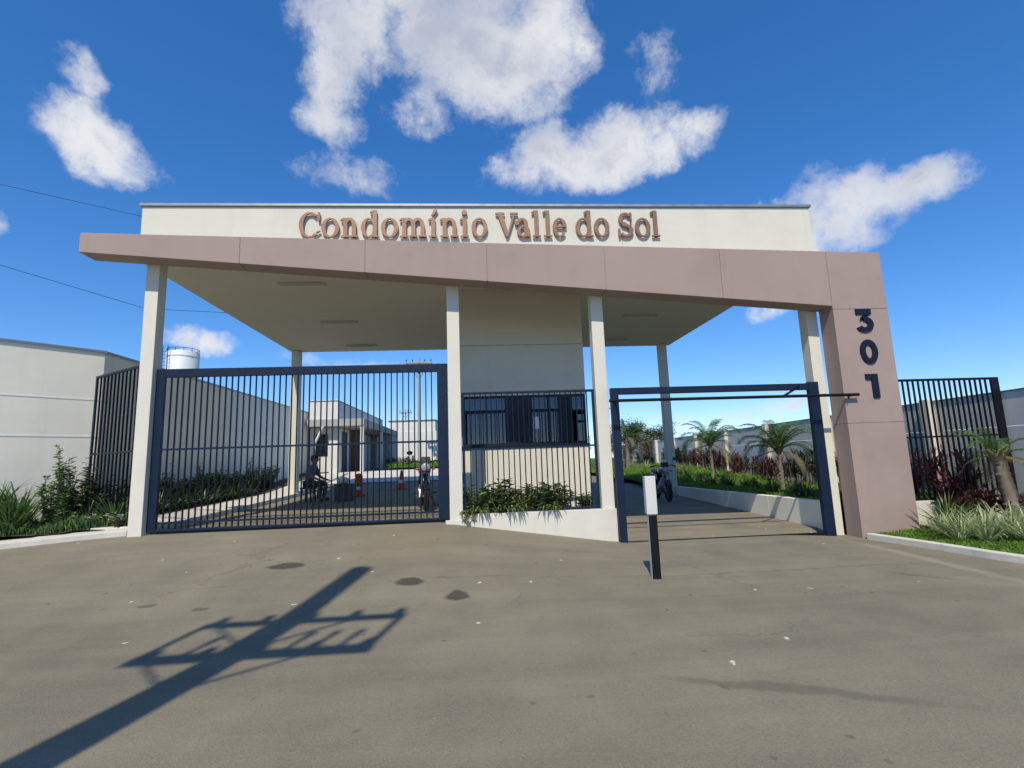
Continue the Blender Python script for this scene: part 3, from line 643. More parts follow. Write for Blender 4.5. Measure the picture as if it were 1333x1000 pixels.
# ------------------------------------------------------------------ right-hand garden
bedR = [(6.86, 8.80)]+[(p[0]+.13, p[1]+.0) for p in RK if p[1] < 8.6 and p[0] < 18][:]+[(18, 4.5), (10.45, 6.0), (10.45, 9.2), (7.8, 9.2), (7.78, 8.8)]
zl = lambda x, y: gz(x, y)+.07+.05*min(1, max(0, (x-7.0)))*min(1, max(0, (y-6)))+.015*mn.noise(Vector((x*3, y*3, 0)))
lawnR, insR = poly_sheet('lawn', bedR, zl, 'lawn', .12)
zi = lambda x, y: .41+.03*mn.noise(Vector((x*2, y*2, 3)))
sheet('lawn', [6.63+.3*i for i in range(13)]+[10.6], [9.36+.35*i for i in range(23)], zi, 'lawn')
zfar = lambda x, y: gz(x, y)+.10
sheet('lawn', [5.2+.5*i for i in range(13)]+[11.8], [17.4+.6*i for i in range(50)], lambda x, y: zfar(x, y)+.08, 'lawn', lambda x, y: x > 6.4-.12*(y-17.4) and x > 3.0 and x < wx(y)+.05)
sheet('lawn', [-4.9+.6*i for i in range(18)], [27.0+.6*i for i in range(30)], zfar, 'lawn')
sheet('pavement', [-7.55+.5*i for i in range(14)], [19.8+.5*i for i in range(13)], lambda x, y: gz(x, y)+.03, 'kerb_paint')
def grass(name, region, n, zf, hmin, hmax, m='grass', label=None):
    b = MB(); x0, x1, y0, y1, ok = region; k = 0
    while k < n:
        x = rnd.uniform(x0, x1); y = rnd.uniform(y0, y1)
        if ok and not ok(x, y): continue
        k += 1; h = rnd.uniform(hmin, hmax)*(.7+.6*(mn.noise(Vector((x*2.5, y*2.5, 1)))+.5)); a = rnd.uniform(0, 2*PI); w = rnd.uniform(.005, .011)*(1+.05*y); z = zf(x, y)-.01
        e = rnd.uniform(.15, .7); dx, dy = math.cos(a), math.sin(a)
        b.add([(x-dy*w, y+dx*w, z), (x+dy*w, y-dx*w, z), (x+dx*h*e*.4, y+dy*h*e*.4, z+h*.75), (x+dx*h*e, y+dy*h*e, z+h)], [(0, 1, 2), (0, 2, 3)])
    o = b.build(name, m); return tag(o, label, 'grass', kind='stuff')
grass('grass', (6.6, 10.4, 5.0, 9.2, lambda x, y: insR(x, y) and (y < 8.3 or x < 8)), 22000, zl, .03, .075, label='bright green lawn strip along the painted kerb by the mauve pillar')
grass('grass', (6.68, 10.2, 9.4, 17.2, None), 15000, zi, .04, .13, label='green lawn on the raised planter beside the open lane')
grass('grass', (3.2, 10.5, 17.6, 32, lambda x, y: x > 6.5-.12*(y-17.4)), 14000, lambda x, y: zfar(x, y)+.08, .08, .22, label='far lawn beyond the open lane')
grass('grass', (-4.8, 5, 27.2, 40, None), 12000, zfar, .1, .3, label='sunlit grass in front of the far white building')
grass('ground_cover', (-9.2, -5.9, 8.5, 10.2, lambda x, y: 8.95+.39*(x+7.4) < y-.42 < 9.75+.3*(x+7.4)), 5000, lambda x, y: gz(x, y)+.09, .08, .22, 'strap', 'low green ground cover filling the verge below the corner wall')
# ------------------------------------------------------------------ plants
def clump_mesh(name, m, n, lmin, lmax, width, e0, e1, droop, spread=.05, seg=5):
    b = MB()
    for i in range(n):
        a = rnd.uniform(0, 2*PI); r = rnd.uniform(0, spread)
        b.blade((math.cos(a)*r, math.sin(a)*r, -.01), a+rnd.uniform(-.5, .5), rnd.uniform(lmin, lmax), width*rnd.uniform(.7, 1.2), rnd.uniform(e0, e1), droop*rnd.uniform(.5, 1.3), seg)
    return b.mesh(name, m, True)
def bush_mesh(name, m, h, r, nst, nl, ll, lw, cone=False, up_=.5):
    b = MB(); st = MB()
    for i in range(nst):
        a = rnd.uniform(0, 2*PI); rr = r*math.sqrt(rnd.random())*(.75); top = Vector((math.cos(a)*rr, math.sin(a)*rr, h*rnd.uniform(.65, 1.0)*(1-(.45*rr/r if not cone else .85*rr/r))))
        bs = Vector((math.cos(a)*rr*.25, math.sin(a)*rr*.25, -.03)); midp = bs.lerp(top, .5)+Vector((rnd.uniform(-.04, .04), rnd.uniform(-.04, .04), 0))
        st.tube([bs, midp, top], [.009, .006, .003], 4)
        for k in range(nl):
            t = rnd.uniform(.12, 1.0); p = bs.lerp(midp, t*2) if t < .5 else midp.lerp(top, t*2-1)
            q = rnd.uniform(0, 2*PI); d = Vector((math.cos(q), math.sin(q), rnd.uniform(-.3, 1.0)*up_+.15)); b.leaf(p, d, (rnd.uniform(-.4, .4), rnd.uniform(-.4, .4), 1), ll*rnd.uniform(.6, 1.25), lw*rnd.uniform(.7, 1.2))
    return b.mesh('foliage', m), st.mesh('stems', 'bark')
def plant(name, label, cat, parts, loc, s=1.0, group=None, rz=None, sz=None):
    t = thing(name, label, cat, loc, rnd.uniform(0, 2*PI) if rz is None else rz, group)
    t.scale = (s, s, sz or s)
    for nm, me in parts:
        o = bpy.data.objects.new(nm, me); C.objects.link(o); o.parent = t
        if nm == 'flowers': o['kind'] = 'stuff'
    return t
strapM = [clump_mesh('leaves', 'strap', 85, .55, 1.05, .030, .75, 1.5, 1.0, .10) for _ in range(2)]
varM = [clump_mesh('leaves', 'variegated', 120, .38, .72, .018, .55, 1.45, 1.4, .10) for _ in range(3)]
greenM = clump_mesh('leaves', 'leaf_mix', 110, .35, .62, .024, .4, 1.5, .9, .08)
darkclump = [clump_mesh('leaves', 'leaf_dark', 60, .35, .7, .035, .6, 1.5, .9, .1) for _ in range(2)]
def cordy_mesh(m, nst, h, ll):
    b = MB(); st = MB()
    for i in range(nst):
        a = rnd.uniform(0, 2*PI); r = rnd.uniform(.02, .22); p = Vector((math.cos(a)*r, math.sin(a)*r, h*rnd.uniform(.45, 1))); st.tube([(p.x*.3, p.y*.3, -.03), (p.x, p.y, p.z)], [.014, .010], 5)
        for k in range(26):
            t = rnd.uniform(.35, 1); q = Vector((p.x*.3, p.y*.3, 0)).lerp(p, t); b.blade(q, rnd.uniform(0, 2*PI), ll*rnd.uniform(.7, 1.2), .042*rnd.uniform(.7, 1.2), rnd.uniform(.35, 1.35), rnd.uniform(.6, 1.5), 4)
    return b.mesh('leaves', m, True), st.mesh('stems', 'bark')
corP = [cordy_mesh('purple', 6, .75, .34) for _ in range(2)]; corR = [cordy_mesh('rust_leaf', 6, .60, .36) for _ in range(2)]
def P2(u, v, D, z=None):
    p = atD(u, v, D); return Vector((p.x, p.y, (zl(p.x, p.y) if p.x > 6.7 and p.y < 9.2 else gz(p.x, p.y)+.09) if z is None else z))
# left verge
for i, (x, y, s) in enumerate(((-8.62, 9.22, 1.15), (-8.20, 9.42, 1.2), (-7.95, 9.72, 1.05), (-9.05, 8.95, 1.2), (-8.35, 9.75, 1.2), (-7.80, 9.42, .8))):
    plant('strap_leaf_plant', 'clump of arching green strap leaves below the pale corner wall', 'plant', [('leaves', strapM[i % 2])], (x, y, gz(x, y)+.09), s, 'strap leaf clumps below the corner wall')
cb = bush_mesh('cone', 'leaf', 1.42, .42, 34, 42, .10, .045, True)
plant('conical_shrub', 'narrow upright green shrub beside the end of the pale corner wall', 'shrub', [('foliage', cb[0]), ('stems', cb[1])], (-7.42, 9.92, gz(-7.42, 9.92)+.09), 1.08, sz=1.30)
gb_ = [bush_mesh('b', 'leaf', .55, .34, 16, 26, .09, .045) for _ in range(2)]
for i, (x, y, s) in enumerate(((-8.15, 9.22, 1.0), (-7.62, 9.50, .85), (-8.55, 9.05, .9), (-7.15, 9.72, .75), (-7.9, 9.32, .8), (-8.9, 8.85, 1.0))):
    plant('low_shrub', 'low leafy green shrub filling the verge among strap leaves', 'shrub', [('foliage', gb_[i % 2][0]), ('stems', gb_[i % 2][1])], (x, y, gz(x, y)+.09), s, 'low shrubs on the verge')
flo = MB()
for i in range(26):
    a = rnd.uniform(0, 2*PI); r = rnd.uniform(0, .3); c_ = Vector((math.cos(a)*r, math.sin(a)*r, rnd.uniform(.10, .28)))
    for k in range(5): flo.leaf(c_, (math.cos(k*1.256), math.sin(k*1.256), .3), (0, 0, 1), .035, .03)
flo_m = flo.mesh('flowers', 'flower'); lowb = bush_mesh('b', 'leaf_mix', .32, .34, 14, 18, .07, .03)
for i, (x, y) in enumerate(((-6.75, 9.75), (-6.25, 9.78))):
    plant('flowering_plant', 'low plant with white flowers at the foot of narrow barred fence', 'plant', [('foliage', lowb[0]), ('stems', lowb[1]), ('flowers', flo_m)], (x, y, gz(x, y)+.09), 1.0, 'white flowering plants by the side fence')
plant('strap_leaf_plant', 'dark strap-leaved plant growing beside narrow barred fence', 'plant', [('leaves', strapM[0])], (-6.55, 10.05, gz(-6.55, 10)+.09), .75)
# inner left hedge
db = [bush_mesh('b', 'leaf_dark', 1.0, .5, 20, 30, .12, .06) for _ in range(3)]; tb = [bush_mesh('b', 'leaf_dark', 1.75, .26, 12, 40, .10, .045, True) for _ in range(2)]
for i in range(13):
    y = 10.2+i*.72; x = -7.22+rnd.uniform(-.08, .08)
    plant('hedge_shrub', 'dark rounded shrub in hedge along the grey side wall', 'shrub', [('foliage', db[i % 3][0]), ('stems', db[i % 3][1])], (x, y, gz(-5.8, y)+.1), rnd.uniform(.85, 1.1), 'hedge shrubs along the side wall')
for i, y in enumerate((10.4, 11.6, 12.9, 14.1, 15.4, 17.2)):
    plant('hedge_tree', 'thin upright dark shrub rising above hedge along the grey side wall', 'shrub', [('foliage', tb[i % 2][0]), ('stems', tb[i % 2][1])], (-7.3+.1*(i % 2), y, gz(-5.8, y)+.1), rnd.uniform(.85, 1.1), 'upright shrubs above the hedge')
for i in range(11):
    y = 9.95+i*.62
    plant('hedge_border', 'dark leafy clump with white flowers along the footpath by the hedge', 'plant', [('leaves', darkclump[i % 2]), ('flowers', flo_m)], (-6.88+rnd.uniform(-.06, .06), y, gz(-5.8, y)+.1), .9, 'leafy clumps along the footpath')
# planter before the guardhouse
lm = [bush_mesh('b', 'leaf_mix', .58, .33, 15, 22, .13, .055), bush_mesh('b', 'leaf', .6, .33, 15, 22, .13, .06), bush_mesh('b', 'leaf_yellow', .5, .30, 14, 20, .13, .055)]
for i, (x, y, s, k) in enumerate(((-.10, 9.46, 1.15, 0), (.22, 9.50, 1.2, 1), (.52, 9.46, 1.35, 0), (.86, 9.52, 1.15, 2), (1.18, 9.48, 1.25, 1), (1.50, 9.47, 1.15, 0), (1.98, 9.62, .75, 1))):
    plant('planter_bush', ['mottled green leafy bush in planter behind guardhouse fence', 'plain green leafy bush in planter behind guardhouse fence', 'yellow-green leafy bush in planter behind guardhouse fence'][k], 'bush', [('foliage', lm[k][0]), ('stems', lm[k][1])], (x, y, .465), s, 'bushes in the guardhouse planter')
ov = MB()
for x in (-.02, .05, .12, .40, .62, .70, .74, 1.25, 1.33, 1.40):
    for k in range(9): ov.blade((x+rnd.uniform(-.05, .05), 9.25, .55), -PI/2+rnd.uniform(-.8, .8), rnd.uniform(.22, .40), .028, rnd.uniform(.5, 1.1), rnd.uniform(2.0, 3.0), 6)
tr_ = thing('trailing_plant', 'leaves trailing over the top of the low cream guardhouse wall', 'plant', (.6, 9.25, .545)); ov.build('leaves', 'leaf_mix', tr_, True, world=True)
yl = MB()
for k in range(60): yl.leaf((-.14+rnd.uniform(-.12, .12), 9.19+rnd.uniform(-.06, .05), .50+rnd.uniform(-.12, .12)), (rnd.uniform(-1, 1), rnd.uniform(-1, .2), rnd.uniform(-1, .4)), (0, 0, 1), .10, .045)
yt = thing('yellow_plant', 'yellow-leaved plant spilling over the cream wall beside the column foot', 'plant', (-.14, 9.25, .545)); yl.build('leaves', 'leaf_yellow', yt, world=True)
b = MB()
for k in range(4): b.tube([(-.14, 9.26, .53), (-.14+.03*k-.05, 9.20, .58), (-.14+.05*k-.08, 9.13, .5)], .005, 4)
b.build('stems', 'bark', yt, world=True)
# right garden
for i, (u, v, D, s, k) in enumerate(((1250, 690, 7.75, .95, 0), (1285, 700, 7.55, 1.0, 1), (1322, 705, 7.6, 1.0, 2), (1225, 680, 8.2, .75, 0), (1300, 690, 8.15, .95, 1), (1345, 712, 7.2, 1.0, 2), (1265, 690, 8.25, .85, 2), (1370, 700, 7.7, 1.0, 0))):
    plant('spider_plant', 'pale variegated spider plant clump at the edge of the bright lawn strip', 'plant', [('leaves', varM[k])], P2(u, v, D), s, 'variegated spider plants by the pillar')
plant('dracaena', 'upright green spiky plant against the low cream wall by the pillar', 'plant', [('leaves', greenM)], P2(1236, 690, 8.55), 1.25)
for i, (u, D, s) in enumerate(((1190, 9.75, 1.05), (1222, 9.8, 1.0), (1246, 9.0, 1.15), (1262, 9.7, 1.1))):
    p = atD(u, 650, D); plant('purple_cordyline', 'dark purple bushy plant by the fence beside the mauve pillar', 'plant', [('leaves', corP[i % 2][0]), ('stems', corP[i % 2][1])], (p.x, D, zl(p.x, D) if D < 9.2 else .36), s, 'purple plants by the fence')
for i, (u, D, s) in enumerate(((1262, 8.75, .95), (1285, 8.6, 1.0), (1310, 8.5, 1.0), (1240, 8.95, .8), (1340, 8.4, 1.0))):
    p = atD(u, 650, D); plant('red_cordyline', 'rust red leafy plant behind the pale spider plants', 'plant', [('leaves', corR[i % 2][0]), ('stems', corR[i % 2][1])], (p.x, D, zl(p.x, D)), s, 'rust red plants in the right bed')
sheet('planting_bed', [7.82+.4*i for i in range(7)]+[10.42], [9.37+.3*i for i in range(6)], lambda x, y: .36, 'soil')
# ------------------------------------------------------------------ palms
def frond_mesh(length, m, leaf=.32, droop=1.3, e=.9, n=26):
    b = MB(); p = Vector((0, 0, 0)); path = [p.copy()]; seg = 10; st = length/seg; pts = []
    for i in range(seg):
        t = i/seg; a = e-droop*t*t*1.15; p = p+Vector((math.cos(a), 0, math.sin(a)))*st; path.append(p.copy())
    b.tube(path, [.016*(1-.85*i/seg) for i in range(seg+1)], 4)
    for k in range(n):
        t = .14+.86*k/n; f = t*seg; i = min(seg-1, int(f)); q = path[i].lerp(path[i+1], f-i); tg = (path[i+1]-path[i]).normalized()
        for s in (-1, 1):
            ll = leaf*(math.sin(PI*min(1, .2+.75*t))**.6)*rnd.uniform(.8, 1.1); d = (tg*.75+Vector((0, s*.8, .15))).normalized(); e1 = q+d*ll*.55+Vector((0, 0, .0)); e2 = q+d*ll-Vector((0, 0, ll*.35))
            wv = tg*.011
            b.add([q-wv, q+wv, e1+wv, e1-wv, e2], [(0, 1, 2, 3), (3, 2, 4)])
    return b.mesh('frond', m)
frM = [frond_mesh(1.25, 'leaf', .30, 1.5, 1.15), frond_mesh(1.3, 'leaf', .32, 1.7, .85), frond_mesh(1.2, 'leaf_mix', .30, 2.0, .5), frond_mesh(1.1, 'dry_leaf', .25, 1.4, -.2)]
def palm(label, loc, h, r, s, nf=17, dry=3, lean=(0, 0), group=None):
    t = thing('palm_tree', label, 'palm', loc, 0, group); b = MB(); path = []; rad = []
    for i in range(27):
        k = i/26; path.append((lean[0]*k*k+.012*rnd.uniform(-1, 1), lean[1]*k*k, -.06+(h+.06)*k)); rad.append(r*(1.2-.3*k+(.22 if i % 2 else 0)*rnd.uniform(.5, 1.2)))
    b.tube(path, rad, 10); b.build('trunk', 'palm_bark', t, True)
    top = Vector(path[-1]); bs = MB()
    for k in range(12):
        a = k*2.4; e = .9; bs.blade(top-Vector((0, 0, .16))+Vector((math.cos(a), math.sin(a), 0))*r*.8, a, .3, .07, 1.1, .8, 3)
    bs.build('leaf_bases', 'dry_leaf', t)
    for k in range(nf):
        o = bpy.data.objects.new('frond', frM[3] if k < dry else frM[k % 3]); C.objects.link(o); o.parent = t; o.location = top-Vector((0, 0, .04)); o.rotation_euler = (0, rnd.uniform(-.15, .2), k*2.4+rnd.uniform(-.2, .2)); q = s*rnd.uniform(.85, 1.1); o.scale = (q, q, q)
    return t
palm('small feather palm nearer the open gate frame, in front of the panel wall', (8.15, 13.4, .40), 1.12, .05, 1.02, 22)
palm('small feather palm further along the panel wall behind the canopy column', (8.6, 18.4, zfar(8.6, 18.4)+.06), 1.42, .05, 1.12, 22)
palm('young feather palm among shrubs far beyond the open lane', (7.6, 25.5, zfar(7.6, 25.5)+.06), 1.7, .09, 1.0, 15, 4)
pr = P2(1318, 650, 8.35); palm('stout brown-trunked palm with dry fronds in front of the dark fence', (pr.x, pr.y, zl(pr.x, pr.y)), 1.28, .095, .68, 13, 4, (-.16, 0))
# tall thin cane hedge before the panel wall
cane = []
for q in range(3):
    b = MB(); st = MB()
    for i in range(16):
        x, y = rnd.uniform(-.45, .45), rnd.uniform(-.3, .3); h = rnd.uniform(.7, 1.15); st.tube([(x, y, -.03), (x+rnd.uniform(-.08, .08), y, h)], [.014, .008], 4)
        for k in range(20): b.blade((x, y, h*rnd.uniform(.25, 1)), rnd.uniform(0, 2*PI), rnd.uniform(.2, .38), .035, rnd.uniform(.5, 1.4), rnd.uniform(.3, 1.2), 3)
    cane.append((b.mesh('leaves', ['purple', 'rust_leaf', 'leaf_dark'][q], True), st.mesh('stems', 'bark')))
for i in range(24):
    y = 10.6+i*.85; x = wx(y)-.75+rnd.uniform(-.15, .15); k = (i*5+i//3) % 3; z = .39 if y < 17.2 else zfar(x, y)+.05
    plant('cane_shrub', ['dark purple cane shrub standing before the panel wall', 'brown-red cane shrub standing before the panel wall', 'dark green cane shrub standing before the panel wall'][k], 'shrub', [('leaves', cane[k][0]), ('stems', cane[k][1])], (x, y, z), rnd.uniform(.72, .98), 'cane shrubs before the panel wall')
for i in range(16):
    y = 10.1+i*.75; x = 7.15+.16*i*.5+rnd.uniform(-.15, .2); z = .39 if y < 17.2 else zfar(x, y)+.05
    k = i % 3
    plant('lawn_plant', ['low green strap-leaved plant on the raised lawn beside the lane', 'low dark plant on the raised lawn beside the lane', 'low mottled bush on the raised lawn beside the lane'][k], 'plant', [('leaves', (greenM, darkclump[0], lm[0][0])[k])], (x, y, z), .75, 'low plants on the raised lawn')
# shrubs and trees far beyond the open lane
def tree_mesh(m, h, r, n, ll):
    b = MB(); st = MB(); tops = []
    st.tube([(0, 0, -.2), (.03, .02, h*.3), (0, .05, h*.62), (.04, 0, h*.9)], [.09, .075, .05, .02], 7)
    for i in range(11):
        a = i*2.4; e = Vector((math.cos(a)*r*rnd.uniform(.4, .85), math.sin(a)*r*rnd.uniform(.4, .85), h*rnd.uniform(.42, .95))); s0 = Vector((0, 0, max(.12*h, e.z-.3*h))); st.tube([s0, s0.lerp(e, .5)+Vector((0, 0, .06)), e], [.035, .022, .008], 5); tops += [e, s0.lerp(e, .6)]
    for i in range(n):
        c = rnd.choice(tops); g = Vector((rnd.gauss(0, 1), rnd.gauss(0, 1), rnd.gauss(0, .8)))*r*.24; d = Vector((rnd.uniform(-1, 1), rnd.uniform(-1, 1), rnd.uniform(-.6, .6))); b.leaf(c+g, d, (rnd.uniform(-.5, .5), rnd.uniform(-.5, .5), 1), ll*rnd.uniform(.6, 1.3), ll*.5)
    return b.mesh('crown', m), st.mesh('trunk', 'bark', True)
tm = [tree_mesh('olive', 3.2, 1.1, 1500, .17), tree_mesh('leaf_dark', 3.0, 1.0, 1500, .16), tree_mesh('olive', 2.4, 1.0, 1300, .16)]
for i, (u, D, s, k) in enumerate(((806, 41, .95, 0), (822, 38, 1.1, 1), (836, 43, 1.0, 0), (846, 36, .85, 2), (815, 33, .6, 2), (857, 40, .95, 1), (870, 46, 1.0, 0), (830, 50, 1.2, 1), (796, 50, 1.1, 2))):
    p = atD(u, 600, D); plant('garden_tree', ['brownish olive small tree beyond the far lawn', 'dark green small tree beyond the far lawn', 'low olive tree beyond the far lawn'][k], 'tree', [('crown', tm[k][0]), ('trunk', tm[k][1])], (p.x, D, gz(p.x, D)+.05), s, 'small trees beyond the far lawn')
for i in range(16):
    x = -14+i*1.75+rnd.uniform(-.5, .5); y = rnd.uniform(55, 59.5); k = (i*2+i//4) % 3
    plant('garden_tree', ['brownish olive tree in the row closing the far end of the site', 'dark green tree in the row closing the far end of the site', 'low olive tree in the row closing the far end of the site'][k], 'tree', [('crown', tm[k][0]), ('trunk', tm[k][1])], (x, y, gz(x, y)+.02), rnd.uniform(.8, 1.05), 'trees closing the far end of the site')
for i, (u, D, s) in enumerate(((812, 27, 1.0), (826, 26, .9), (842, 25, 1.0), (850, 29, 1.0))):
    p = atD(u, 612, D); plant('spider_plant', 'pale clump of leaves on the far lawn beyond the lane', 'plant', [('leaves', varM[i % 3])], (p.x, D, zfar(p.x, D)+.06), s, 'pale clumps on the far lawn')
for i, (u, D, s) in enumerate(((846, 28, 1.1), (836, 30, 1.2))):
    p = atD(u, 612, D); plant('round_shrub', 'dark rounded shrub on the far lawn beyond the lane', 'shrub', [('foliage', db[i][0]), ('stems', db[i][1])], (p.x, D, zfar(p.x, D)+.06), s, 'dark shrubs on the far lawn')
for i, (u, D, s) in enumerate(((515, 31, .8), (524, 31, .75), (535, 31, .85), (506, 30, .7))):
    p = atD(u, 608, D); plant('round_shrub', 'low dark shrub in the grass before the far white building', 'shrub', [('foliage', db[i % 3][0]), ('stems', db[i % 3][1])], (p.x, D, zfar(p.x, D)), s, 'low shrubs before the far white building')
# ------------------------------------------------------------------ bollard
bol = thing('bollard', 'slim square post, white above and black below, standing in the driveway', 'bollard', (2.165, 6.42, gz(2.165, 6.42)), R(-7))
MB().box(-.052, .052, -.052, .052, -.1, .76).build('post', 'post_white', bol, bevel=.006)
MB().box(-.050, .050, -.0545, -.0521, .0, .755).build('black_face', 'post_black', bol)
MB().box(.0521, .0545, -.050, .050, .0, .755).build('black_face', 'post_black', bol)
MB().box(-.066, .066, -.066, .066, .765, 1.235).build('head', 'post_white', bol, bevel=.008)
MB().box(-.064, .064, -.064, .064, 1.235, 1.25).build('cap', 'post_black', bol, bevel=.004)
# ------------------------------------------------------------------ traffic cones
def cone(label, loc, s=1.0):
    t = thing('traffic_cone', label, 'cone', loc); MB().box(-.17, .17, -.17, .17, 0, .03).build('base', 'orange', t, bevel=.01)
    MB().lathe([(.125, .03), (.098, .20)], 16).build('lower_body', 'orange', t, True); MB().lathe([(.0985, .20), (.083, .30)], 16).build('white_band', 'white_plastic', t, True); MB().lathe([(.083, .30), (.03, .60), (.026, .62)], 16).build('upper_body', 'orange', t, True)
    t.scale = (s, s, s); return t
p = atZ(522.6, 638, .60); cone('orange traffic cone on the shaded lane near the parked motorcycle', (p.x, p.y, gz(p.x, p.y)))
dl = atD(467, 642, 15.9); dl.z = gz(dl.x, dl.y)
de = thing('traffic_delineator', 'stubby red plastic post with white band on a broad red base', 'traffic post', dl)
MB().lathe([(.20, 0), (.20, .05), (.15, .10), (.11, .20)], 16).build('base', 'orange', de, True); MB().lathe([(.105, .20), (.10, .30)], 16).build('white_band', 'white_plastic', de, True); MB().lathe([(.11, .30), (.115, .32), (.115, .60), (.09, .66), (.03, .68)], 16).build('upper_body', 'orange', de, True)
# ------------------------------------------------------------------ motorcycles
def motorcycle(label, loc, rz, paint='bike_black', steer=0.0, box=False):
    t = thing('motorcycle', label, 'motorcycle', loc, rz)
    def wheel(x, r=.235):
        b = MB(); b.torus(r, .055, (x, 0, .29), 'y', 28, 8); w = b.build('tyre', 'rubber', t, True)
        k = MB(); k.torus(r-.045, .016, (x, 0, .29), 'y', 28, 6); k.lathe([(.04, -.06), (.04, .06)], 12, (x, 0, .29), 'y')
        for i in range(10): a = i*PI/5; k.bar((x+.03*math.cos(a), .02*(-1)**i, .29+.03*math.sin(a)), (x+(r-.045)*math.cos(a), 0, .29+(r-.045)*math.sin(a)), .008)
        k.build('rim', 'chrome', w, True)
    wheel(.63); wheel(-.62)
    b = MB()
    for s in (-.075, .075): b.tube([(.63, s, .29), (.47, s, .78), (.42, s, .93)], .022, 8)
    b.bar((.47, -.1, .78), (.47, .1, .78), .05, .03); b.build('fork', 'chrome', t, True)
    b = MB(); b.prism([(.40, .60), (.52, .60), (.68, .63), (.80, .58), (.90, .46), (.86, .46), (.76, .54), (.64, .585), (.5, .57), (.40, .55)], 'y', -.06, .06); b.build('front_mudguard', paint, t, True, .01)
    b = MB(); b.tube([(.42, 0, .88), (.30, 0, .60), (.12, 0, .42), (-.2, 0, .40), (-.35, 0, .62), (.30, 0, .78)], .022, 8)
    for s in (-.09, .09): b.tube([(-.2, s, .40), (-.62, s, .29)], .022, 6); b.tube([(-.35, s, .70), (-.58, s, .34)], .028, 8)
    b.build('chassis', 'black_metal', t, True)
    b = MB(); b.ell((.10, 0, .45), (.19, .13, .17)); b.lathe([(.09, -.15), (.09, .15)], 14, (.05, 0, .38), 'y'); b.prism([(.14, .50), (.30, .56), (.26, .70), (.10, .62)], 'y', -.08, .08); b.build('engine', 'metal_cap', t, True)
    b = MB(); b.ell((.14, 0, .84), (.28, .135, .125), 16, 10, Matrix.Rotation(R(8), 3, 'Y')); b.build('fuel_tank', paint, t, True)
    b = MB(); b.prism([(-.02, .79), (-.15, .775), (-.45, .80), (-.78, .84), (-.82, .88), (-.78, .90), (-.42, .865), (-.15, .84), (-.02, .87)], 'y', -.125, .125); b.build('seat', 'seat_vinyl', t, True, .03)
    b = MB(); b.prism([(-.10, .58), (-.10, .77), (-.45, .79), (-.85, .84), (-.95, .80), (-.70, .68), (-.40, .62)], 'y', -.11, .11); b.build('side_panel', paint, t, True, .02)
    b = MB(); b.prism([(-.60, .62), (-.85, .56), (-1.0, .40), (-.97, .39), (-.83, .52), (-.6, .58)], 'y', -.07, .07); b.build('rear_mudguard', 'black_metal', t)
    b = MB(); b.tube([(.20, -.10, .42), (.28, -.12, .28), (.0, -.14, .22), (-.35, -.16, .26), (-.85, -.17, .40)], [.02, .02, .02, .045, .05], 8); b.build('exhaust', 'chrome', t, True)
    b = MB(); b.tube([(.25, -.36, 1.0), (.33, -.22, 1.04), (.38, 0, .98), (.33, .22, 1.04), (.25, .36, 1.0)], .013, 8); hb = b.build('handlebar', 'black_metal', t, True)
    for s in (-1, 1):
        b = MB(); b.tube([(.22, s*.39, .99), (.30, s*.27, 1.02)], .02, 8); b.build('grip', 'rubber', hb, True)
        b = MB(); b.tube([(.33, s*.22, 1.04), (.34, s*.30, 1.2)], .006, 6); b.ell((.34, s*.33, 1.22), (.02, .065, .045)); b.build('mirror', 'bike_black', t, True)
        b = MB(); b.ell((.47, s*.17, .87), (.05, .035, .03)); b.build('indicator', 'orange', t, True)
    b = MB(); b.lathe([(.03, .36), (.09, .42), (.105, .50), (.10, .515)], 18, (0, 0, .90), 'x'); hl_ = b.build('headlight', 'bike_black', t, True)
    b = MB(); b.lathe([(.098, .512), (.08, .535), (.03, .548)], 18, (0, 0, .90), 'x'); b.build('lens', 'lens', hl_, True)
    b = MB(); b.prism([(.40, .98), (.52, .99), (.44, 1.13), (.38, 1.12)], 'y', -.11, .11); b.build('fairing', paint, t, True, .02)
    b = MB(); b.box(-1.01, -.995, -.10, .10, .44, .58); b.build('number_plate', 'plate', t)
    b = MB(); b.box(-.96, -.90, -.07, .07, .74, .80); b.build('tail_light', 'bike_red', t, bevel=.01)
    b = MB(); b.tube([(.02, .12, .30), (-.03, .24, 0.0)], .012, 6); b.build('side_stand', 'black_metal', t)
    for s in (-1, 1): b = MB(); b.tube([(-.05, s*.10, .33), (-.05, s*.26, .33)], .016, 6); b.build('footrest', 'rubber', t)
    if box:
        b = MB(); b.box(-.98, -.55, -.20, .20, .905, 1.25); bo = b.build('carrier_box', 'bag_box', t, bevel=.03)
    return t
def gset(x, y): return (x, y, gz(x, y))
motorcycle('dark motorcycle parked facing the street behind the navy gate', gset(-1.15, 11.75), R(-82), 'bike_black')
motorcycle('dark motorcycle with a bright headlight beside the rear canopy column', gset(5.55, 15.3), R(-95), 'bike_black')
RX, RY = -4.55, 14.6
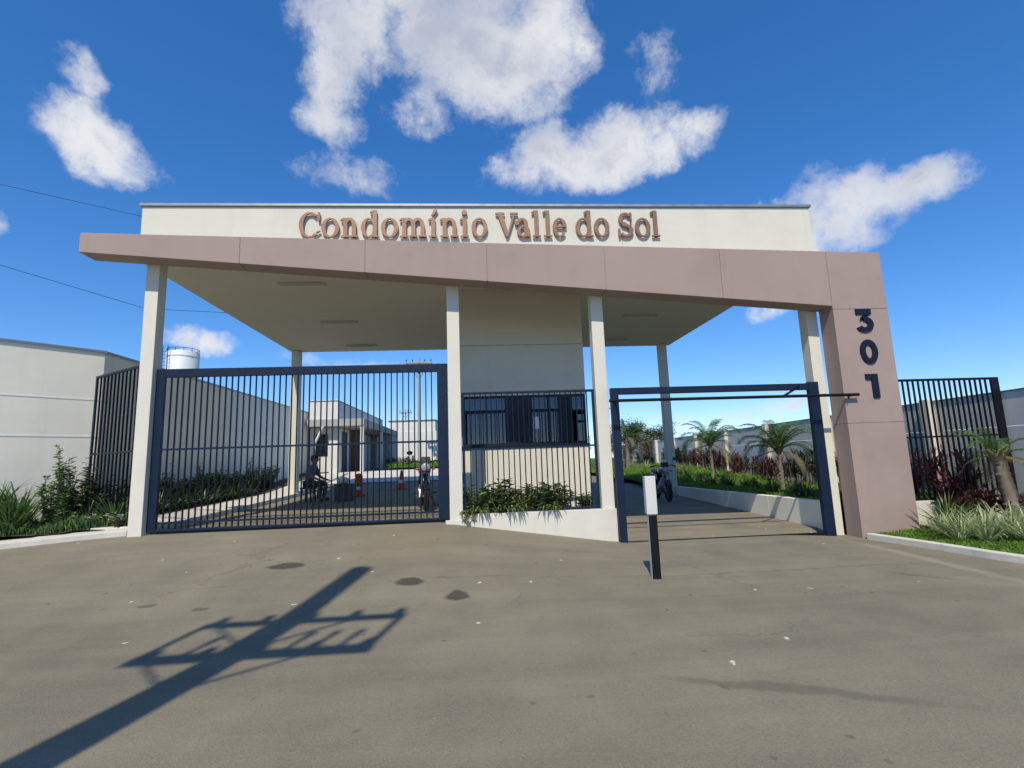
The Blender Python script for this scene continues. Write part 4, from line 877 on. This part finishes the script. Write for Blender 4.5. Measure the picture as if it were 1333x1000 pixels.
# ------------------------------------------------------------------ seated person
def skin_obj(name, m, parent, verts, edges, radii, sub=2):
    me = bpy.data.meshes.new(name); me.from_pydata([tuple(v) for v in verts], edges, []); me.materials.append(MATS[m])
    o = bpy.data.objects.new(name, me); C.objects.link(o); o.parent = parent
    sk = o.modifiers.new('skin', 'SKIN'); sk.use_smooth_shade = True
    d = me.skin_vertices[0].data if me.skin_vertices else None
    if d is None:
        me.attributes; bpy.context.view_layer.objects.active = o
    lay = me.skin_vertices[0].data
    for i, r in enumerate(radii): lay[i].radius = (r, r) if not isinstance(r, tuple) else r; lay[i].use_root = (i == 0)
    ss = o.modifiers.new('sub', 'SUBSURF'); ss.levels = sub; ss.render_levels = sub
    return o
pr_ = thing('person', 'person in a dark grey shirt sitting on a low stool by the rear column', 'person', gset(RX, RY), R(-8))
st_ = thing('stool', 'low dark stool under the person in grey shirt', 'stool', gset(RX-.02, RY), R(-8))
MB().box(-.17, .17, -.17, .17, .36, .40).build('seat', 'bag_box', st_, bevel=.01)
for sx in (-1, 1):
    for sy in (-1, 1): MB().bar((sx*.14, sy*.14, 0), (sx*.12, sy*.12, .36), .035).build('leg', 'black_metal', st_)
V = {}; order = []; rads = []
def J(k, p, r): V[k] = len(order); order.append(p); rads.append(r)
J('pel', (-.03, 0, .50), .11); J('waist', (.0, 0, .64), .112); J('chest', (.07, 0, .83), .13); J('neck', (.12, 0, .99), .054); J('head0', (.15, 0, 1.06), .07); J('head1', (.165, 0, 1.14), .088); J('head2', (.16, 0, 1.20), .078)
ed = [('pel', 'waist'), ('waist', 'chest'), ('chest', 'neck'), ('neck', 'head0'), ('head0', 'head1'), ('head1', 'head2')]
for s, n in ((1, 'l'), (-1, 'r')):
    J('sh'+n, (.08, s*.17, .93), .06); J('el'+n, (.17, s*.24, .68), .044); J('wr'+n, (.38, s*.19, .585), .029); J('pa'+n, (.435, s*.185, .575), .033)
    ed += [('chest', 'sh'+n), ('sh'+n, 'el'+n), ('el'+n, 'wr'+n), ('wr'+n, 'pa'+n)]
    for k in range(4): J('f%d%s' % (k, n), (.485-.004*k, s*(.16+.02*k), .572), .0105); J('g%d%s' % (k, n), (.515-.004*k, s*(.16+.02*k), .545), .0095); ed += [('pa'+n, 'f%d%s' % (k, n)), ('f%d%s' % (k, n), 'g%d%s' % (k, n))]
    J('th'+n, (.455, s*.14, .567), .011); ed.append(('pa'+n, 'th'+n))
    J('hip'+n, (.0, s*.10, .47), .09); J('kn'+n, (.40, s*.16, .49), .064); J('an'+n, (.34, s*.17, .085), .040); J('toe'+n, (.50, s*.19, .045), .036)
    ed += [('pel', 'hip'+n), ('hip'+n, 'kn'+n), ('kn'+n, 'an'+n), ('an'+n, 'toe'+n)]
skin_obj('body', 'skin', pr_, order, [(V[a], V[b]) for a, b in ed], rads)
def sub_skin(name, m, keys, grow, edges=ed):
    ks = [k for k in keys]; ix = {k: i for i, k in enumerate(ks)}
    return skin_obj(name, m, pr_, [order[V[k]] for k in ks], [(ix[a], ix[b]) for a, b in edges if a in ix and b in ix], [rads[V[k]]+grow for k in ks])
sub_skin('shirt', 'shirt', ['pel', 'waist', 'chest', 'shl', 'ell', 'shr', 'elr'], .016); sub_skin('trousers', 'jeans', ['pel', 'hipl', 'knl', 'anl', 'hipr', 'knr', 'anr'], .014)
for n in 'lr': sub_skin('shoe', 'shoe', ['an'+n, 'toe'+n], .012)
b = MB(); b.ell((.14, 0, 1.195), (.105, .097, .082)); b.ell((.095, 0, 1.15), (.06, .085, .09)); b.build('hair', 'hair', pr_, True)
b = MB(); b.prism([(.245, 1.155), (.272, 1.12), (.245, 1.113)], 'y', -.014, .014)
for s in (-1, 1): b.ell((.15, s*.085, 1.135), (.022, .012, .03), 8, 6)
b.build('nose_and_ears', 'skin', pr_, True)
b = MB(); b.bar((.243, -.025, 1.09), (.243, .025, 1.09), .008)
for s in (-1, 1): b.ell((.238, s*.034, 1.155), (.012, .014, .009), 8, 6)
b.build('eyes_and_mouth', 'hair', pr_)
bxp = gset(RX+.95, RY+.05); bx_ = thing('storage_box', 'dark lidded box with pale bag on it beside the seated person', 'box', bxp)
MB().box(-.24, .24, -.2, .2, 0, .42).build('box_body', 'bag_box', bx_, bevel=.02); MB().box(-.25, .25, -.21, .21, .422, .46).build('lid', 'bag_box', bx_, bevel=.015)
bg_ = MB(); bg_.ell((0, 0, .09), (.17, .12, .10), 14, 8); o = bg_.build('bag', 'plate', None, True, loc=(bxp[0]-.05, bxp[1], bxp[2]+.455)); tag(o, 'pale soft bag lying on the dark lidded box', 'bag')
# ------------------------------------------------------------------ clubhouse and far buildings
ch = thing('clubhouse', 'white single-storey building with flat parapet and dark porch behind the gate', 'building', (-7, 24, 1.1))
def cbx(nm, m, *a, bevel=.01): return MB().box(*a).build(nm, m, ch, bevel=bevel, world=True)
cbx('wall', 'far_white', -7.55, -6.30, 24.2, 24.4, .9, 3.25); cbx('wall', 'far_white', -7.55, -6.30, 24.42, 36, .9, 3.25); cbx('parapet', 'far_white', -7.56, -6.27, 24.0, 35.5, 3.60, 4.45); cbx('parapet_coping', 'metal_cap', -7.6, -6.24, 23.97, 35.5, 4.452, 4.5)
cbx('porch_roof', 'roof_grey', -7.56, -5.03, 23.7, 34.0, 3.27, 3.595); cbx('column', 'far_white', -5.20, -5.05, 23.75, 23.9, .8, 3.268); cbx('column', 'far_white', -5.20, -5.05, 28.5, 28.65, .8, 3.268)
cbx('wall', 'brown_panel', -6.29, -5.85, 26.5, 26.7, .8, 3.26); cbx('wall', 'roof_grey', -5.84, -5.1, 31.5, 33.9, .8, 3.26); cbx('door', 'navy', -6.296, -6.27, 24.9, 25.8, 1.1, 3.1)
wn_ = cbx('window', 'navy', -7.3, -6.75, 24.17, 24.198, 1.95, 2.95); b = MB(); b.box(-7.25, -6.8, 24.160, 24.168, 2.0, 2.9); b.v = [(p[0]+7, p[1]-24, p[2]-1.1) for p in b.v]; b.build('pane', 'glass', wn_)
b = MB(); b.bar((-7.3, 23.95, 2.45), (-6.85, 23.68, 3.25), .07); b.build('stay_bar', 'white_band', ch, world=True)
fb_ = thing('far_building', 'plain white block beyond the grass behind the gate', 'building', (-5.3, 45, 1.4))
def fbx(nm, m, *a): return MB().box(*a).build(nm, m, fb_, bevel=.01, world=True)
fbx('wall', 'far_white', -7.5, -3.35, 45, 52, 1.0, 4.25); fbx('upper_wall', 'wall_panel', -7.45, -3.45, 45.05, 52, 4.252, 5.2); fbx('coping', 'metal_cap', -7.55, -3.35, 44.95, 52, 5.202, 5.28)
tk = thing('water_tower', 'white cylindrical water tank rising behind the grey side wall', 'water tower', (-27.6, 50, .7))
MB().lathe([(1.38, -.5), (1.38, 11.9), (1.30, 12.05), (.3, 12.3)], 32).build('tank', 'tank_white', tk, True)
for z in (3.0, 6.0, 9.0, 11.5): MB().lathe([(1.40, z), (1.42, z+.02), (1.42, z+.10), (1.40, z+.12)], 32).build('hoop', 'tank_white', tk, True)
b = MB()
for s in (-.22, .22): b.tube([(-.75+s, -1.55, .0), (-.75+s, -1.55, 12.4)], .03, 6)
for k in range(36): b.bar((-.97, -1.55, .3+k*.33), (-.53, -1.55, .3+k*.33), .025)
b.build('ladder', 'black_metal', tk); b = MB(); b.torus(1.32, .025, (0, 0, 12.3), 'z', 32, 6)
for k in range(12): a = k*PI/6; b.tube([(1.32*math.cos(a), 1.32*math.sin(a), 11.95), (1.32*math.cos(a), 1.32*math.sin(a), 12.3)], .02, 5)
b.build('railing', 'black_metal', tk)
# ------------------------------------------------------------------ utility poles and cables
def utility_pole(label, loc, h, rb, arms, rz=0, group=None):
    t = thing('utility_pole', label, 'utility pole', loc, rz, group)
    b = MB(); b.tube([(0, 0, -.3), (0, 0, h*.5), (0, 0, h)], [rb, rb*.82, rb*.66], 12); b.build('shaft', 'pole_concrete', t, True)
    for (z, l, kind) in arms:
        b = MB(); wd = {0: .055, 's': .045, 't': .075}[kind]; ya, yb = (-rb-.10, -rb*.6) if kind == 0 else (-.06, .05); xo = 0 if kind == 0 else .17; b.box(-l/2+xo, l/2+xo, ya, yb, z-wd, z+wd)
        if kind == 0:
            b.box(-l/2, l/2, rb*.6, rb+.10, z-.055, z+.055)
            for x in (-l/2+.06, l/2-.06): b.box(x-.03, x+.03, -rb-.09, rb+.09, z-.03, z+.03)
        if kind == 't':                                              # uprights and fuse links between the two arms
            for x in (-l/2+.04+xo, l/2-.05+xo): b.box(x-.03, x+.03, -.05, .04, z+wd, z+1.0)
            for x in (-.42, .40, .62, .84):
                f_ = MB(); f_.tube([(x, -.02, z+wd-.02), (x, -.02, z+.28), (x+.02, -.06, z+.62)], [.035, .025, .04], 8); f_.build('fuse_link', 'ceramic', t, True)
        arm = b.build('crossarm', 'pole_concrete', t, bevel=.01)
        for s in (-1, 1): b = MB(); b.bar((s*l*.33, (ya+yb)/2, z-.05), (s*rb*.5, -rb*.6, z-.55), .035, .02); b.build('brace', 'black_metal', t)
        for x in [(-l/2+.1)+xo+(l-.2)*k/4 for k in range(5)]:
            if abs(x) < .15: continue
            b = MB(); b.lathe([(.012, .05), (.012, .12), (.05, .13), (.06, .17), (.035, .20), (.045, .24), (.02, .28)], 10, (x, (ya+yb)/2, z)); b.build('insulator', 'ceramic', t, True)
    return t
tip = Vector((-1.50, 6.90, .16)); HP = 10.0; gpole = -.06; k_ = (HP-.22)/math.tan(SUN_EL); pole_xy = tip-Vector((math.sin(SUN_AZ), math.cos(SUN_AZ), 0))*k_
utility_pole('concrete utility pole across the street whose shadow falls on the driveway', (pole_xy.x, pole_xy.y, gpole), HP, .225, ((HP-2.05, 1.92, 's'), (HP-3.05, 1.95, 't')))
qp = utility_pole('concrete utility pole at the street side of the pale corner wall', (-18.6, 5.6, gz(-18.6, 5.6)), 10.5, .17, ((9.6, 2.2, 0),), R(20))
utility_pole('tall utility pole with crossarm rising beyond the gate', (-4.28, 40, gz(-4.28, 40)), 8.35, .15, ((7.95, 2.1, 0), (7.3, 1.2, 0)))
utility_pole('thinner far utility pole beside the white block', (atD(528, 560, 58).x, 58, gz(-9, 58)), 6.2, .12, ((5.8, 1.4, 0),))
lpp = atD(803, 600, 44); lp_ = thing('lamp_post', 'thin far lamp post beyond the lawn', 'lamp post', (lpp.x, 44, gz(lpp.x, 44)))
b = MB(); b.tube([(0, 0, -.2), (0, 0, 4.3), (-.2, 0, 4.6), (-.8, 0, 4.7)], .05, 8); b.build('mast', 'metal_cap', lp_, True); b = MB(); b.ell((-.9, 0, 4.68), (.28, .11, .07)); b.build('lamp_head', 'metal_cap', lp_, True)
def cable(label, pts, r=.010, group=None):
    b = MB(); pts = [Vector(p) for p in pts]; out = []
    for i, (a, c) in enumerate(zip(pts, pts[1:])): out += [a.lerp(c, k/10) for k in range(10)]
    out.append(pts[-1]); t = b.tube(out, r, 5); o = b.build('power_cable', 'cable', None, True, loc=tuple(pts[0]), world=True); return tag(o, label, 'cable', group)
p1a = atD(0, 240, 12); p1b = atD(190, 283, 13.55)
cable('upper thin dark cable crossing the sky to the canopy roof', [(-18.6, 5.5, 10.1), p1a, p1b, (-4.2, 16.7, 8.0), (-2.0, 16.95, ZT-.02)], .006)
p2a = atD(0, 345, 11); p2b = atD(190, 402, 12.09)
cable('lower thin dark cable crossing the sky to the canopy edge', [(-18.6, 5.5, 9.0), p2a, p2b, (-5.95, 12.75, ZS+.08)], .006)
